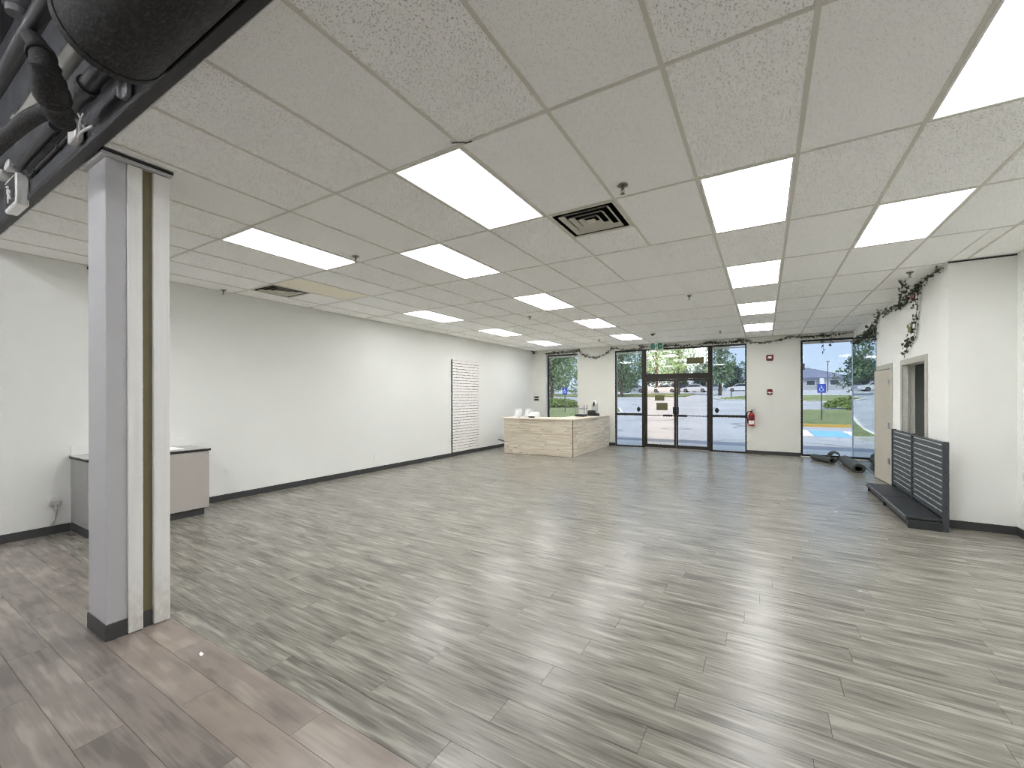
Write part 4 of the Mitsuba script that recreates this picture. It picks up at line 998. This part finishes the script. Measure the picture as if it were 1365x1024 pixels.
CARP = [(-2.2, .25), (-2.22, .62), (-1.9, .80), (-1.25, .88), (-.65, 1.38), (.75, 1.42), (1.35, .95), (2.05, .82), (2.2, .6), (2.18, .25)]
def car(lab, x, y, ang, ci):
    t = thing('car', lab, 'car', 'cars parked along the street')
    M = trimesh.transformations.rotation_matrix(ang, [0, 0, 1]); M[:3, 3] = (x, y, gz(y) + .01)
    def tr(m):
        m = m.copy(); m.apply_transform(M); return m
    def side(pts, w):
        m = extrude(Polygon(pts), w); m.apply_transform(np.array([[1, 0, 0, 0], [0, 0, -1, w / 2], [0, 1, 0, 0], [0, 0, 0, 1.0]])); return m
    put('body', tr(side(CARP, 1.74)), f'm_car{ci}', t)
    put('window', tr(side([(-1.12, .92), (-.60, 1.32), (.70, 1.36), (1.18, .95)], 1.76)), 'm_window_dark', t)
    put('windscreen', tr(trimesh.convex.convex_hull(np.array([(a, s * .72, b) for s in (-1, 1) for a, b in ((-1.24, .92), (-.68, 1.37), (-.64, 1.36), (-1.18, .9))]))), 'm_window_dark', t)
    put('windscreen', tr(trimesh.convex.convex_hull(np.array([(a, s * .72, b) for s in (-1, 1) for a, b in ((1.36, .99), (.80, 1.42), (.74, 1.4), (1.30, .97))]))), 'm_window_dark', t)
    for wx in (-1.35, 1.35):
        for s in (-1, 1):
            w = put('wheel', tr(tube([(wx, s * .88, .32), (wx, s * .66, .32)], .32, 18)), 'm_tire', t)
            put('hub', tr(tube([(wx, s * .89, .32), (wx, s * .86, .32)], .18, 12)), 'm_pipe_grey', w)
car('white car parked beyond the verge, seen through the narrow window', -27.5, 76, .05, 0)
car('grey car parked leftmost behind the left sidelight', -20.3, 77, .0, 1)
car('white car parked behind the left entrance door', -15.2, 78, .05, 0)
car('dark blue car parked behind the door notices', -12.6, 85, .0, 2)
car('white car parked behind the left part of the right entrance door', -10.2, 78, -.05, 0)
car('grey car parked behind the right part of the right entrance door', -8.1, 84, .0, 1)
car('white car parked before the conifers in the right sidelight', -3.6, 86, .0, 0)
t = thing('bench', 'dark flat bench frame on the far grass seen through the right sidelight', 'bench')
bz = gz(57)
put('seat', box(-3.5, -.9, 56.6, 57.1, bz + .85, bz + .95, .01), 'm_post', t)
put('leg', box(-3.45, -3.35, 56.7, 57.0, bz, bz + .85, .01), 'm_post', t)
put('leg', box(-1.05, -.95, 56.7, 57.0, bz, bz + .85, .01), 'm_post', t)
# house
t = thing('house', 'low house with a grey-blue hipped roof seen through the corner window', 'house')
hz = gz(112); hx0, hx1, hy0, hy1 = -6.0, 15.4, 108, 122
put('wall', box(hx0 + .6, hx1 - .6, hy0 + .6, hy1 - .6, hz - .5, hz + 2.5), 'm_house', t)
rf = trimesh.convex.convex_hull(np.array([(hx0, hy0, hz + 2.35), (hx1, hy0, hz + 2.35), (hx1, hy1, hz + 2.35), (hx0, hy1, hz + 2.35), (hx0, hy0, hz + 2.55), (hx1, hy0, hz + 2.55), (hx1, hy1, hz + 2.55), (hx0, hy1, hz + 2.55), (hx0 + 6, 115, hz + 5.0), (hx1 - 7, 115, hz + 5.0)]))
rk = put('roof', rf, 'm_roof', t)
put('chimney', box(7.0, 7.7, 113.5, 114.2, hz + 4.4, hz + 5.9, .02), 'm_trunk', rk)
for wx in (3.0, 7.6, 11.6):
    f = put('window', cat(box(wx, wx + 1.6, hy0 + .54, hy0 + .6, hz + .9, hz + 2.0, .01)), 'm_white_paint', t)
    put('pane', box(wx + .1, wx + 1.5, hy0 + .52, hy0 + .545, hz + 1.0, hz + 1.9), 'm_window_dark', f)
put('porch_post', box(9.9, 10.6, hy0 - .2, hy0 + .5, hz - .3, hz + 2.4, .02), 'm_white_paint', t)
t = thing('lamp_pole', 'thin lamp pole standing in front of the house roof', 'pole')
put('pole', tube([(8.35, 80, gz(80) - .1), (8.35, 80, gz(80) + 4.6)], .045, 8), 'm_post', t)
put('head', box(8.15, 8.6, 79.9, 80.1, gz(80) + 4.55, gz(80) + 4.65, .01), 'm_post', t)
tree('distant tree line far behind the street on the left', -34, 110, 8.0, 14, 3, 1500, .05, seed=11, leaf=.6, group='distant trees')
tree('distant trees far behind the street in the middle', -18, 116, 8.5, 15, 3, 1500, .05, seed=12, leaf=.6, group='distant trees')
tree('distant trees between the conifers and the house', -4.0, 141, 7.5, 13, 3, 1200, .05, seed=13, leaf=.6, group='distant trees')

mat('m_leaf4', (92, 108, 100), 0.8, spec=0.2)
for k, (x, y, h, w) in enumerate(((-33.5, 92, 6.6, 'leftmost, seen through the narrow window'), (-27.5, 95, 6.0, 'seen left of the left sidelight'), (-21.8, 93, 6.8, 'seen through the left sidelight'),
                                  (-15.6, 97, 6.2, 'seen through the left entrance door'), (-10.4, 94, 6.6, 'seen through the right entrance door'), (-5.6, 101, 5.8, 'seen through the right sidelight'))):
    tree('dense dark bushy tree behind the parked cars, ' + w, x, y, h, 4.6, 4, 1700, .02, seed=20 + k, leaf=.5, group='dense trees behind the parked cars')
